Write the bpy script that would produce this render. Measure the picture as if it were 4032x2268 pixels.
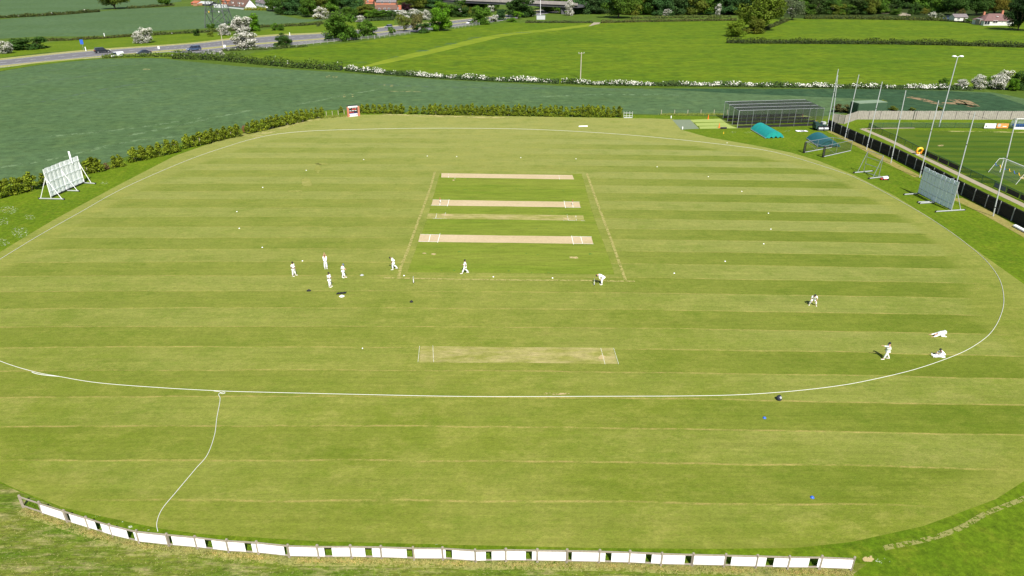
import bpy, bmesh, math, random
from mathutils import Vector, Matrix
random.seed(7)
R = math.radians
for o in list(bpy.data.objects): bpy.data.objects.remove(o)
C = bpy.context.scene.collection
sc = bpy.context.scene

# ---------------------------------------------------------------- camera, light, exposure
F, HZ, H = 2740.0, -160.0, 33.28           # focal length and horizon in photo pixels, height above the field
TILT = math.atan((1134 - HZ) / F); SN, CS = math.sin(TILT), math.cos(TILT)
cam = bpy.data.cameras.new('camera'); co = bpy.data.objects.new('camera', cam); C.objects.link(co)
cam.sensor_width = 36; cam.lens = 36 * F / 4032; cam.clip_end = 6000; cam.clip_start = .5
co.location = (0, 0, H); co.rotation_euler = (math.pi / 2 - TILT, 0, 0); sc.camera = co
SUN_ELEV, SUN_AZ = 49, 166                 # azimuth clockwise from +Y: the sun stands behind the camera, a little to the right
w = bpy.data.worlds.new('World'); sc.world = w; w.use_nodes = True
nt = w.node_tree; bg = nt.nodes['Background']; sk = nt.nodes.new('ShaderNodeTexSky'); sk.sky_type = 'NISHITA'
sk.sun_disc = False; sk.sun_elevation = R(SUN_ELEV); sk.sun_rotation = R(SUN_AZ)
nt.links.new(sk.outputs[0], bg.inputs[0]); bg.inputs[1].default_value = .07
sl = bpy.data.lights.new('sun', 'SUN'); sl.energy = 4.6; sl.angle = R(.53); sl.color = (1, .955, .88)
so = bpy.data.objects.new('sun', sl); C.objects.link(so)
az, el = R(SUN_AZ), R(SUN_ELEV)
sd = Vector((math.sin(az) * math.cos(el), math.cos(az) * math.cos(el), math.sin(el)))
so.rotation_euler = sd.to_track_quat('Z', 'Y').to_euler(); so.location = sd * 200
sc.view_settings.view_transform = 'Standard'; sc.view_settings.look = 'None'
sc.view_settings.exposure = .66; sc.view_settings.gamma = 1

# ---------------------------------------------------------------- where a point of the ground lies
def G(x, y):
    u = (x - 2016) / F; v = (y - 1134) / F; k = H / (SN + v * CS)
    return (u * k, (CS - v * SN) * k)
K = 4032 / 2576
def D(x, y): return (x * K, y * K)
ZT = dict(A1=(0,0,.31056),A2=(700,0,.31056),A3=(1400,0,.31056),A4=(2100,0,.31056),A5=(2700,0,.31056),A6=(3232,0,.31056),
 A7=(2600,350,.27195),A8=(3232,350,.41408),B1=(0,350,.48309),B2=(1100,950,.23292),B3=(1500,650,.3882),B4=(3100,1100,.31056),
 B5=(0,1850,.34938),B6=(800,1950,.3882),B7=(2400,1950,.63354),B8=(1100,380,.5823),C1=(1500,350,.19463),C2=(1330,390,.06211),
 C3=(3500,380,.207),C4=(3100,450,.18631),C5=(2900,1500,.34513),C6=(0,1400,.3882),C7=(2300,1050,.07764),D1=(400,0,.23292),D2=(3600,0,.1677),
 D3=(500,420,.34938),D4=(3200,600,.34508),D5=(1700,1950,.31056),D6=(1400,1250,.50466),DD=(0,0,K),FF=(0,0,1))
def z(t, x, y): a = ZT[t]; return (a[0] + x * a[2], a[1] + y * a[2])
def W(t, x, y): return G(*z(t, x, y))
def hgt(by, ty):                            # height of a thing standing at image row by and reaching row ty
    Y = G(2016, by)[1]; v = (ty - 1134) / F
    return H - Y * (SN + v * CS) / (CS - v * SN)
def ppm(y): return F / (H / (SN + (y - 1134) / F * CS))   # photo pixels per metre at that row

# ---------------------------------------------------------------- materials
MT = {}
def ramp(nt, src, stops, interp='LINEAR'):
    r = nt.nodes.new('ShaderNodeValToRGB'); r.color_ramp.interpolation = interp
    e = r.color_ramp.elements
    while len(e) < len(stops): e.new(.5)
    for i, (p, c) in enumerate(stops):
        e[i].position = p; e[i].color = (c if hasattr(c, '__len__') else (c, c, c)) + (() if hasattr(c, '__len__') and len(c) == 4 else (1,))
    nt.links.new(src, r.inputs[0]); return r.outputs[0]
def noise(nt, vec, scale, detail=3, rough=.6, dist=0):
    n = nt.nodes.new('ShaderNodeTexNoise'); n.inputs['Scale'].default_value = scale; n.inputs['Detail'].default_value = detail
    n.inputs['Roughness'].default_value = rough; n.inputs['Distortion'].default_value = dist
    nt.links.new(vec, n.inputs['Vector']); return n.outputs['Fac']
def mapping(nt, vec, scale=(1,1,1), rot=0):
    m = nt.nodes.new('ShaderNodeMapping'); m.inputs['Scale'].default_value = scale; m.inputs['Rotation'].default_value = (0,0,rot)
    nt.links.new(vec, m.inputs[0]); return m.outputs[0]
def mixc(nt, f, a, b, mode='MIX'):
    m = nt.nodes.new('ShaderNodeMix'); m.data_type = 'RGBA'; m.blend_type = mode
    for s, v in ((m.inputs[0], f), (m.inputs[6], a), (m.inputs[7], b)):
        if hasattr(v, 'is_linked'): nt.links.new(v, s)
        elif hasattr(v, '__len__'): s.default_value = tuple(v) + (1,)
        else: s.default_value = v
    return m.outputs[2]
def math_(nt, op, a, b=0, c=None):
    m = nt.nodes.new('ShaderNodeMath'); m.operation = op
    for s, v in zip(m.inputs, (a, b, c)):
        if v is None: continue
        if hasattr(v, 'is_linked'): nt.links.new(v, s)
        else: s.default_value = v
    return m.outputs[0]
def new(name):
    m = bpy.data.materials.new(name); m.use_nodes = True; MT[name] = m
    return m, m.node_tree, m.node_tree.nodes['Principled BSDF'], m.node_tree.nodes.new('ShaderNodeTexCoord')
def bump(nt, b, h, strength=.3, dist=.05):
    n = nt.nodes.new('ShaderNodeBump'); n.inputs['Strength'].default_value = strength; n.inputs['Distance'].default_value = dist
    nt.links.new(h, n.inputs['Height']); nt.links.new(n.outputs[0], b.inputs['Normal'])
def plain(name, c, rough=.7, var=.15, scale=3, metal=0, alpha=None):
    m, nt, b, tc = new(name)
    n = noise(nt, tc.outputs['Object'], scale, 4)
    k = ramp(nt, n, [(.3, 1 - var), (.7, 1 + var)] if var < .0 else [(.25, 1 - var), (.75, 1.0)])
    nt.links.new(mixc(nt, 1, c, k, 'MULTIPLY'), b.inputs['Base Color'])
    b.inputs['Roughness'].default_value = rough; b.inputs['Metallic'].default_value = metal
    if alpha is not None: b.inputs['Alpha'].default_value = alpha
    return m
def sheet_out(nt, b, col, tc, bs=.35):
    nt.links.new(col, b.inputs['Base Color']); b.inputs['Roughness'].default_value = .95
    b.inputs['Specular IOR Level'].default_value = .1
    bump(nt, b, noise(nt, tc.outputs['Object'], 7, 4, .7), bs, .12)
def grass(name, c1, c2, c3, big=.06, mid=.7, stretch=(1, 1, 1), fine=(.72, 1.28), c3range=(.52, .75), rot=0):
    m, nt, b, tc = new(name); v = mapping(nt, tc.outputs['Object'], stretch, rot)
    c = mixc(nt, ramp(nt, noise(nt, v, big, 5, .65), [(.35, 0.), (.65, 1.)]), c1, c2)
    c = mixc(nt, ramp(nt, noise(nt, v, mid, 5, .7), [(c3range[0], 0.), (c3range[1], 1.)]), c, c3)
    f = ramp(nt, noise(nt, tc.outputs['Object'], 3.2, 6, .8), [(.3, fine[0]), (.7, 1.)])
    c = mixc(nt, 1, c, f, 'MULTIPLY')
    g = ramp(nt, noise(nt, v, mid * 3.1, 4, .7), [(.3, fine[0]), (.62, 1.)])
    sheet_out(nt, b, mixc(nt, 1, c, g, 'MULTIPLY'), tc); return m
def turf(name, striped):
    m, nt, b, tc = new(name); O = tc.outputs['Object']
    sx = nt.nodes.new('ShaderNodeSeparateXYZ'); nt.links.new(O, sx.inputs[0]); X, Y = sx.outputs[0], sx.outputs[1]
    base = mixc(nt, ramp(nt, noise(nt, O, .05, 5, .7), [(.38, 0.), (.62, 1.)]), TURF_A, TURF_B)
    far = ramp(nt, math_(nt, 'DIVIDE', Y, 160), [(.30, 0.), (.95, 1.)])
    base = mixc(nt, far, base, TURF_F)  # paler far side: view-dependent sheen painted into the turf colour by distance
    base = mixc(nt, ramp(nt, noise(nt, mapping(nt, O, (.6, 1, 1)), .42, 8, .85), [(.48, 0.), (.72, .8)]), base, TURF_Y)
    base = mixc(nt, ramp(nt, noise(nt, mapping(nt, O, (.7, 1, 1)), .27, 8, .86), [(.50, 0.), (.72, .7)]), base, TURF_G)
    base = mixc(nt, ramp(nt, noise(nt, mapping(nt, O, (.5, 1, 1)), .13, 8, .85), [(.56, 0.), (.74, .4)]), base, (.26, .235, .06))
    if striped:
        # mower lines follow the slightly bent paths measured on the ground
        M_ = lambda a, k: math_(nt, 'MULTIPLY', a, k)
        A_ = lambda a, k: math_(nt, 'ADD', a, k)
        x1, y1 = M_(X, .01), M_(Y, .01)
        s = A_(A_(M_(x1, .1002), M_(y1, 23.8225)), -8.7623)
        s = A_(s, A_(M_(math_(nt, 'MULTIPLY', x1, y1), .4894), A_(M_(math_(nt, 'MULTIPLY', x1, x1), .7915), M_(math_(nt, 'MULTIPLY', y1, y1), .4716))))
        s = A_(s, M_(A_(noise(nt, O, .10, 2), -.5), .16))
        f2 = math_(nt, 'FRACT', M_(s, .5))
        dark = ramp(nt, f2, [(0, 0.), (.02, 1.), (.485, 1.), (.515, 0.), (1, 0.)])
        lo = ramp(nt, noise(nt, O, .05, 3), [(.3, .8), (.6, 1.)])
        con = math_(nt, 'MULTIPLY', A_(ramp(nt, math_(nt, 'MULTIPLY_ADD', X, 1 / 120, .5), [(0, .0), (.30, .06), (.45, .34), (.60, .62), (.80, 1.02)]), -.36), lo)  # view-dependent mowing sheen painted in: band contrast follows X and flips at left
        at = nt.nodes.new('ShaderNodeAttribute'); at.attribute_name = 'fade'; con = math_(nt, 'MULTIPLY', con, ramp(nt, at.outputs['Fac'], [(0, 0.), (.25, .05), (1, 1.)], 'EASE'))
        amt = math_(nt, 'MULTIPLY', con, math_(nt, 'MULTIPLY_ADD', dark, 2, -1))        # above 0: sheen painted darker on this mower pass, below 0: paler
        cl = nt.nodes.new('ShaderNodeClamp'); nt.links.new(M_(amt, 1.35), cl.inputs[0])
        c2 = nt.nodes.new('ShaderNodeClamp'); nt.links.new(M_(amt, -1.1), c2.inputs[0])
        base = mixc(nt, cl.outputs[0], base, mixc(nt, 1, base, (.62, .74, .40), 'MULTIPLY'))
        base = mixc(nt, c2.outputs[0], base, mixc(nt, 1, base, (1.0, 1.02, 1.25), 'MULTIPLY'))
        f1 = math_(nt, 'FRACT', s)
        line = ramp(nt, f1, [(0, 1.), (.022, .9), (.042, 0.), (.972, 0.), (1, 1.)])
        brk = ramp(nt, noise(nt, mapping(nt, O, (.4, 1, 1)), 1.1, 6, .9), [(.42, 0.), (.60, 1.)])
        fade = ramp(nt, math_(nt, 'DIVIDE', Y, 150), [(.3, .8), (.60, .42), (.75, .12)])
        base = mixc(nt, math_(nt, 'MULTIPLY', math_(nt, 'MULTIPLY', line, brk), math_(nt, 'MULTIPLY', fade, at.outputs['Fac'])), base, (.46, .36, .12))
    gr = ramp(nt, noise(nt, mapping(nt, O, (.05, 1.6, 1), -R(1)), 1.3, 5, .8), [(.34, .84), (.62, 1.)])
    base = mixc(nt, 1, base, gr, 'MULTIPLY')
    f = ramp(nt, noise(nt, mapping(nt, O, (.8, 1, 1)), 2.8, 8, .95), [(.30, .55), (.64, 1.)])
    base = mixc(nt, 1, base, f, 'MULTIPLY')
    sheet_out(nt, b, base, tc, .4); return m
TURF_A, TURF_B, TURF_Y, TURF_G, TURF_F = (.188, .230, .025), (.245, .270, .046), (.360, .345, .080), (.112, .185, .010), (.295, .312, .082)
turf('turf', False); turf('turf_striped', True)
grass('verge', (.108, .190, .006), (.155, .238, .009), (.21, .26, .018), .10, .6, (1,1,1), (.58, 1), (.5, .75))
grass('ground', (.075, .130, .014), (.10, .16, .016), (.16, .22, .05), .02, .2)
grass('square', (.172, .236, .021), (.222, .262, .036), (.128, .205, .014), .12, .35, (.25, 1.3, 1), (.72, 1), (.52, .76))
grass('meadow', (.128, .222, .006), (.190, .272, .009), (.078, .168, .007), .020, .13, (.7, 1.25, 1), (.50, 1), (.44, .74), R(4))
grass('meadow_light', (.19, .26, .015), (.23, .29, .02), (.13, .21, .01), .03, .1, (.4, 1.2, 1))
grass('crop', (.088, .158, .056), (.106, .182, .077), (.138, .216, .072), .025, .16, (.9, 1.1, 1), (.58, 1), (.5, .8), R(-12))
grass('crop_dark', (.040, .094, .040), (.050, .112, .050), (.074, .140, .055), .05, .15, (1, 1, 1), (.55, 1), (.5, .7))
grass('football', (.076, .132, .009), (.094, .152, .011), (.13, .18, .018), .05, .22, (.2, 1.6, 1), (.7, 1))
grass('football_dark', (.052, .112, .009), (.062, .125, .010), (.09, .15, .016), .05, .22, (.2, 1.6, 1), (.7, 1))
grass('rough', (.215, .245, .035), (.105, .190, .010), (.40, .37, .14), .45, 1.3, (.30, 1.2, 1), (.50, 1), (.50, .66), R(10))
grass('dry', (.36, .30, .10), (.30, .28, .07), (.17, .22, .02), .4, 1.1, (.6, 1, 1), (.66, 1), (.55, .7))
grass('straw', (.40, .37, .16), (.35, .35, .12), (.24, .28, .06), .1, .5)
grass('pitch', (.54, .43, .27), (.48, .385, .22), (.36, .34, .13), .2, 1.3, (.5, 1, 1), (.86, 1), (.60, .8))
plain('asphalt', (.155, .150, .155), .9, .25, .4); plain('gravel', (.34, .29, .20), .9, .25, 2.5)
plain('road_paint', (.75, .75, .73), .7, .25, 1.5); plain('crease', (.88, .88, .86), .8, .1, 3)
plain('rope', (.66, .66, .62), .7, .08, 3); plain('white', (.86, .86, .85), .5, .08, 1.5)
plain('white_board', (.92, .92, .92), .45, .04, 1.5); plain('wood', (.36, .31, .24), .85, .35, 9)
plain('wood_light', (.37, .34, .29), .9, .35, 1.6); plain('wood_dark', (.024, .024, .020), .85, .3, 3)
plain('concrete', (.34, .34, .33), .85, .2, 4); plain('metal', (.36, .38, .40), .4, .12, 3, .55)
plain('metal_pole', (.58, .60, .62), .45, .1, 2, .3); plain('dark', (.018, .018, .020), .7, .3, 6)
plain('navy', (.02, .024, .045), .7, .2, 6); plain('mat_grey', (.165, .205, .125), .95, .15, 1.5)
plain('mat_lime', (.29, .36, .08), .95, .15, 1.0); plain('roller_green', (.02, .055, .045), .5, .2, 2); plain('teal', (.012, .30, .27), .45, .25, 1.1)
plain('teal_dark', (.012, .115, .125), .5, .3, 1.1); plain('orange', (.85, .16, .02), .5, .1, 4)
plain('blue', (.03, .12, .55), .45, .1, 4); plain('red', (.55, .03, .02), .5, .1, 4); plain('pink', (.60, .07, .09), .5, .1, 4)
plain('yellow', (.95, .55, .03), .4, .1, 6); plain('screen_white', (.93, .95, .97), .45, .06, 1.4)
plain('screen_white_shaded', (.78, .86, .96), .5, .12, 1.4); plain('rust', (.45, .25, .14), .7, .3, 4)  # right sight screen: white panels with bluish shade put into their colour
plain('tyre', (.012, .012, .013), .8, .2, 5); plain('glass', (.02, .025, .035), .1, .05, 1)
plain('car_black', (.012, .013, .016), .25, .1, 1); plain('car_blue', (.045, .075, .14), .25, .1, 1)
plain('car_white', (.82, .83, .84), .3, .05, 1); plain('car_dark', (.03, .035, .045), .3, .1, 1); plain('car_grey', (.2, .21, .23), .3, .1, 1)
plain('light_glass', (.8, .8, .78), .15, .05, 1); plain('hedge_core', (.020, .036, .010), .95, .3, 2); plain('fence_grey', (.30,.30,.28), .85, .2, 2); plain('brick', (.50, .19, .11), .8, .2, 6)
plain('roof_brown', (.155, .085, .060), .85, .3, .8); plain('roof_red', (.42, .13, .06), .85, .3, .8)
plain('roof_grey', (.20, .17, .17), .85, .3, .8); plain('roof_purple', (.19, .105, .095), .85, .3, .8)
plain('render_white', (.78, .78, .77), .8, .06, .4); plain('render_cream', (.66, .66, .60), .8, .06, .4)
plain('bridge', (.40, .36, .33), .85, .25, .3); plain('bridge_dark', (.09, .09, .10), .85, .25, .3)
plain('lattice', (.075, .085, .085), .6, .15, 1); plain('container', (.055, .115, .060), .55, .2, 1)
plain('container_roof', (.20, .27, .17), .6, .2, 1); plain('green_rail', (.012, .07, .035), .5, .15, 3)
plain('soil', (.42, .24, .12), .95, .3, 1.2); plain('skin_light', (.55, .30, .20), .6, .05, 5); plain('skin_brown', (.28, .135, .08), .6, .05, 5)
plain('hair', (.012, .010, .009), .6, .1, 9); plain('hair_brown', (.16, .065, .035), .6, .1, 9); plain('cap_grey', (.12, .17, .22), .7, .1, 9)
plain('cloth', (.88, .88, .87), .85, .06, 5); plain('cloth_cream', (.78, .80, .73), .85, .06, 5); plain('grey_light', (.45, .47, .46), .6, .1, 3)
plain('bark', (.10, .075, .05), .9, .3, 3); plain('bark_pale', (.48, .42, .33), .9, .2, 3); plain('blossom', (.90, .87, .78), .9, .2, .6)
plain('board_blue', (.05, .10, .14), .4, .1, 2); plain('board_orange', (.75, .30, .08), .4, .1, 2); plain('glow_red', (.50, .05, .02), .4, .1, 2)
plain('purple', (.10, .05, .30), .5, .1, 2)
for nm, c, a in (('net_dark', (.015, .015, .015), .60), ('net_skirt', (.012, .012, .012), .95), ('net_faint', (.035, .04, .035), .24), ('net_green', (.012, .05, .03), .5), ('net_white', (.5, .5, .48), .10), ('clear', (.55, .65, .68), .45)):
    plain(nm, c, .8, .1, 2, 0, a)
def patchy(name, c, sc_=.8, lo=.45, hi=.6, stretch=(1,1,1)):
    m, nt, b, tc = new(name); b.inputs['Roughness'].default_value = .95
    n = noise(nt, mapping(nt, tc.outputs['Object'], stretch), sc_, 6, .75)
    nt.links.new(mixc(nt, ramp(nt, n, [(.4, 0.), (.8, 1.)]), c, tuple(x * .75 for x in c)), b.inputs['Base Color'])
    nt.links.new(ramp(nt, n, [((lo+hi)/2 - .01, 0.), ((lo+hi)/2 + .01, 1.)]), b.inputs['Alpha']); return m
patchy('worn', (.43, .34, .15), 1.2, .42, .60); patchy('worn_soft', (.37, .345, .115), .8, .36, .66, (.4, 1, 1)); patchy('worn_line', (.33, .30, .085), 2.2, .34, .60)
patchy('daisy', (.60, .64, .48), 3.5, .56, .62); patchy('soil_patch', (.25, .17, .08), .35, .42, .55); patchy('chalk', (.8, .8, .76), .9, .40, .55); patchy('chalk_line', (.58, .58, .46), 3, .34, .50)
patchy('dry_patch', (.235, .235, .060), 2.4, .38, .60); patchy('lush_line', (.070, .185, .015), 1.0, .50, .75); patchy('tread', (.030, .10, .045), .12, .48, .62, (.3, 1.6, 1)); patchy('earth_line', (.28, .21, .09), .5, .42, .62)
def foliage(name):
    m, nt, b, tc = new(name)
    oi = nt.nodes.new('ShaderNodeObjectInfo'); ge = nt.nodes.new('ShaderNodeNewGeometry')
    r = ramp(nt, ge.outputs['Random Per Island'], [(0, .5), (.5, .95), (1, 1.6)])
    c = mixc(nt, 1, oi.outputs['Color'], r, 'MULTIPLY')
    hue = ramp(nt, noise(nt, tc.outputs['Object'], .55, 3), [(.35, (.78, .92, .8)), (.65, (1.2, 1.1, 1.0))])
    c = mixc(nt, 1, c, hue, 'MULTIPLY')
    nt.links.new(c, b.inputs['Base Color']); b.inputs['Roughness'].default_value = .75
    b.inputs['Specular IOR Level'].default_value = .2
    tr = nt.nodes.new('ShaderNodeBsdfTranslucent'); nt.links.new(c, tr.inputs[0])
    mx = nt.nodes.new('ShaderNodeMixShader'); mx.inputs[0].default_value = .22
    nt.links.new(b.outputs[0], mx.inputs[1]); nt.links.new(tr.outputs[0], mx.inputs[2])
    nt.links.new(mx.outputs[0], nt.nodes['Material Output'].inputs[0]); return m
foliage('leaves')

# ---------------------------------------------------------------- mesh builder and bookkeeping
def tag(o, label=None, cat=None, group=None, kind=None):
    for k, v in (('label', label), ('category', cat), ('group', group), ('kind', kind)):
        if v: o[k] = v
    return o
def thing(name, label, cat, loc=(0, 0, 0), rz=0, group=None, scale=None):
    o = bpy.data.objects.new(name, None); C.objects.link(o); o.location = loc; o.rotation_euler.z = rz
    o.empty_display_size = .2
    if scale: o.scale = (scale,) * 3
    return tag(o, label, cat, group)
def root_of(o):
    while o.parent: o = o.parent
    return o
class M:
    def __init__(s): s.v, s.f = [], []
    def add(s, vs, fs):
        n = len(s.v); s.v += [tuple(p) for p in vs]; s.f += [tuple(i + n for i in f) for f in fs]; return s
    def box(s, c, d, rz=0, ax=None):
        dx, dy, dz = (k / 2 for k in d); q = []
        cr, sr = math.cos(rz), math.sin(rz)
        for sz in (-1, 1):
            for sx, sy in ((-1, -1), (1, -1), (1, 1), (-1, 1)):
                x, y = sx * dx, sy * dy; q.append((c[0] + x * cr - y * sr, c[1] + x * sr + y * cr, c[2] + sz * dz))
        return s.add(q, [(3,2,1,0),(4,5,6,7),(0,1,5,4),(1,2,6,5),(2,3,7,6),(3,0,4,7)])
    def beam(s, p, q, w, h):                 # a bar from p to q, w wide, h high
        p, q = Vector(p), Vector(q); d = (q - p).normalized()
        sd_ = d.cross(Vector((0,0,1))); sd_ = sd_.normalized() if sd_.length > 1e-4 else Vector((1,0,0)); up = sd_.cross(d)
        vs = [e + sd_ * a * w / 2 + up * b * h / 2 for e in (p, q) for a, b in ((-1,-1),(1,-1),(1,1),(-1,1))]
        return s.add(vs, [(3,2,1,0),(4,5,6,7),(0,1,5,4),(1,2,6,5),(2,3,7,6),(3,0,4,7)])
    def tube(s, pts, r, n=8, r2=None, closed=False):
        pts = [Vector(p) for p in pts]; m = len(pts); vs = []
        for i, p in enumerate(pts):
            a = pts[(i - 1) % m] if (closed or i) else p; b = pts[(i + 1) % m] if (closed or i < m - 1) else p
            d = (b - a).normalized(); u = d.cross(Vector((0, 0, 1)))
            u = u.normalized() if u.length > 1e-3 else Vector((1, 0, 0)); v = u.cross(d)
            rr = r + ((r2 if r2 is not None else r) - r) * i / max(1, m - 1)
            vs += [p + u * rr * math.cos(2 * math.pi * k / n) + v * rr * math.sin(2 * math.pi * k / n) for k in range(n)]
        fs = []
        for i in range(m if closed else m - 1):
            j = (i + 1) % m
            fs += [(i * n + k, i * n + (k + 1) % n, j * n + (k + 1) % n, j * n + k) for k in range(n)]
        if not closed: fs += [tuple(range(n - 1, -1, -1)), tuple((m - 1) * n + k for k in range(n))]
        return s.add(vs, fs)
    def cyl(s, c, r, h, n=16, axis='z', r2=None):
        a = {'x': (1,0,0), 'y': (0,1,0), 'z': (0,0,1)}[axis]; c = Vector(c); a = Vector(a) * h / 2
        return s.tube([c - a, c + a], r, n, r2)
    def lathe(s, c, prof, n=20):
        vs = []; m = len(prof)
        for r, zz in prof: vs += [(c[0] + r * math.cos(2*math.pi*k/n), c[1] + r * math.sin(2*math.pi*k/n), c[2] + zz) for k in range(n)]
        fs = [(i*n+k, i*n+(k+1)%n, (i+1)*n+(k+1)%n, (i+1)*n+k) for i in range(m-1) for k in range(n)]
        fs += [tuple(range(n-1,-1,-1)), tuple((m-1)*n+k for k in range(n))]
        return s.add(vs, fs)
    def prism(s, pts, z0, z1):
        n = len(pts); vs = [(x, y, z0) for x, y in pts] + [(x, y, z1) for x, y in pts]
        return s.add(vs, [tuple(range(n-1,-1,-1)), tuple(range(n, 2*n))] + [(i, (i+1)%n, n+(i+1)%n, n+i) for i in range(n)])
    def quad(s, a, b, c, d): return s.add([a, b, c, d], [(0,1,2,3)])
    def build(s, name, mat, parent=None, local=False, smooth=False, color=None):
        off = Vector((0,0,0))
        if parent and not local: off = root_of(parent).location
        me = bpy.data.meshes.new(name); me.from_pydata([(x - off.x, y - off.y, zz - off.z) for x, y, zz in s.v], [], s.f); me.update()
        me.materials.append(MT[mat])
        if smooth:
            for p in me.polygons: p.use_smooth = True
        o = bpy.data.objects.new(name, me); C.objects.link(o)
        if parent: o.parent = parent
        if color: o.color = tuple(color) + (1,)
        return o
def copy_tree(o, parent=None):
    c = o.copy(); C.objects.link(c); c.parent = parent
    for ch in list(o.children): copy_tree(ch, c)
    return c
def paint_tree(o, col):
    for ch in o.children:
        if ch.name.startswith(('crown', 'foliage')): ch.color = tuple(col) + (1,)
        paint_tree(ch, col)
def spline(pts, n=8, closed=False):
    out = []; m = len(pts)
    for i in range(m if closed else m - 1):
        g = lambda k: pts[k % m] if closed else pts[min(max(k, 0), m - 1)]
        p0, p1, p2, p3 = g(i-1), g(i), g(i+1), g(i+2)
        for j in range(n):
            t = j / n
            out.append(tuple(.5 * (2*b + (c - a) * t + (2*a - 5*b + 4*c - d) * t*t + (-a + 3*b - 3*c + d) * t**3) for a, b, c, d in zip(p0, p1, p2, p3)))
    if not closed: out.append(tuple(pts[-1]))
    return out
def sheet(name, pts, mat, zz, kind='structure', smooth=0, label=None, cat=None, group=None):
    if smooth: pts = spline(pts, smooth, True)
    bm = bmesh.new(); vs = [bm.verts.new((x, y, zz)) for x, y in pts]; bm.faces.new(vs)
    bmesh.ops.triangulate(bm, faces=bm.faces[:]); bmesh.ops.recalc_face_normals(bm, faces=bm.faces[:])
    if sum(f.normal.z for f in bm.faces) < 0: bmesh.ops.reverse_faces(bm, faces=bm.faces[:])
    me = bpy.data.meshes.new(name); bm.to_mesh(me); bm.free(); me.materials.append(MT[mat])
    o = bpy.data.objects.new(name, me); C.objects.link(o); return tag(o, label, cat, group, kind)
def soft_edge(mat, ns=.9, amp=.7):
    m = MT[mat]; nt = m.node_tree; b = nt.nodes['Principled BSDF']; at = nt.nodes.new('ShaderNodeAttribute'); at.attribute_name = 'fade'
    tc = nt.nodes.new('ShaderNodeTexCoord'); n = noise(nt, tc.outputs['Object'], ns, 6, .8)
    v = math_(nt, 'ADD', at.outputs['Fac'], math_(nt, 'MULTIPLY', math_(nt, 'SUBTRACT', n, .5), amp))
    a = ramp(nt, v, [(.44, 0.), (.47, 1.)])
    if b.inputs['Alpha'].is_linked: a = math_(nt, 'MULTIPLY', a, b.inputs['Alpha'].links[0].from_socket)
    nt.links.new(a, b.inputs['Alpha'])
def soft_sheet(name, pts, mat, zz, edge, kind='structure', smooth=0):
    if smooth: pts = spline(pts, smooth, True)
    c = (sum(p[0] for p in pts) / len(pts), sum(p[1] for p in pts) / len(pts)); n = len(pts); inn = []
    for x, y in pts:
        d = math.hypot(c[0]-x, c[1]-y); k = min(.85, edge / d); inn.append((x + (c[0]-x)*k, y + (c[1]-y)*k))
    bm = bmesh.new(); vo = [bm.verts.new((x, y, zz)) for x, y in pts]; vi = [bm.verts.new((x, y, zz)) for x, y in inn]; vc = bm.verts.new((c[0], c[1], zz))
    for i in range(n): bm.faces.new((vo[i], vo[(i+1)%n], vi[(i+1)%n], vi[i])); bm.faces.new((vi[i], vi[(i+1)%n], vc))
    bmesh.ops.recalc_face_normals(bm, faces=bm.faces[:])
    if sum(f.normal.z for f in bm.faces) < 0: bmesh.ops.reverse_faces(bm, faces=bm.faces[:])
    me = bpy.data.meshes.new(name); bm.to_mesh(me); bm.free(); me.materials.append(MT[mat])
    a = me.attributes.new('fade', 'FLOAT', 'POINT')
    for i in range(2*n+1): a.data[i].value = 0. if i < n else 1.
    o = bpy.data.objects.new(name, me); C.objects.link(o); return tag(o, kind=kind)
patchy('worn_spot', (.43, .34, .15), 1.2, .36, .56); grass('worn_area', (.25, .27, .055), (.29, .295, .072), (.36, .335, .11), .2, 1.2, (.5, 1, 1), (.75, 1), (.5, .75)); grass('worn_strip', (.250, .262, .052), (.315, .305, .080), (.44, .38, .16), .16, .8, (.35, 1, 1), (.76, 1), (.40, .66))
soft_edge('worn_spot', 1.6); soft_edge('worn_area', .8); soft_edge('worn_strip', 1.5, .5); soft_edge('square', .7, .6); soft_edge('pitch', 3, .4)
def strips(name, lines, mat, zz, width, kind='structure'):
    m = M()
    for pts in lines:
        L, Rr = [], []
        for i, p in enumerate(pts):
            a, b = pts[max(0, i-1)], pts[min(len(pts)-1, i+1)]; dx, dy = b[0]-a[0], b[1]-a[1]; l = math.hypot(dx, dy) or 1
            ww = width[0] + (width[1]-width[0]) * i / max(1, len(pts)-1) if hasattr(width, '__len__') else width
            L.append((p[0]-dy/l*ww/2, p[1]+dx/l*ww/2, zz)); Rr.append((p[0]+dy/l*ww/2, p[1]-dx/l*ww/2, zz))
        n = len(pts); m.add(Rr + L, [(i, i+1, n+i+1, n+i) for i in range(n-1)])
    o = m.build(name, mat); return tag(o, kind=kind)
def T(t, pts): return [W(t, x, y) for x, y in pts]

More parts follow.
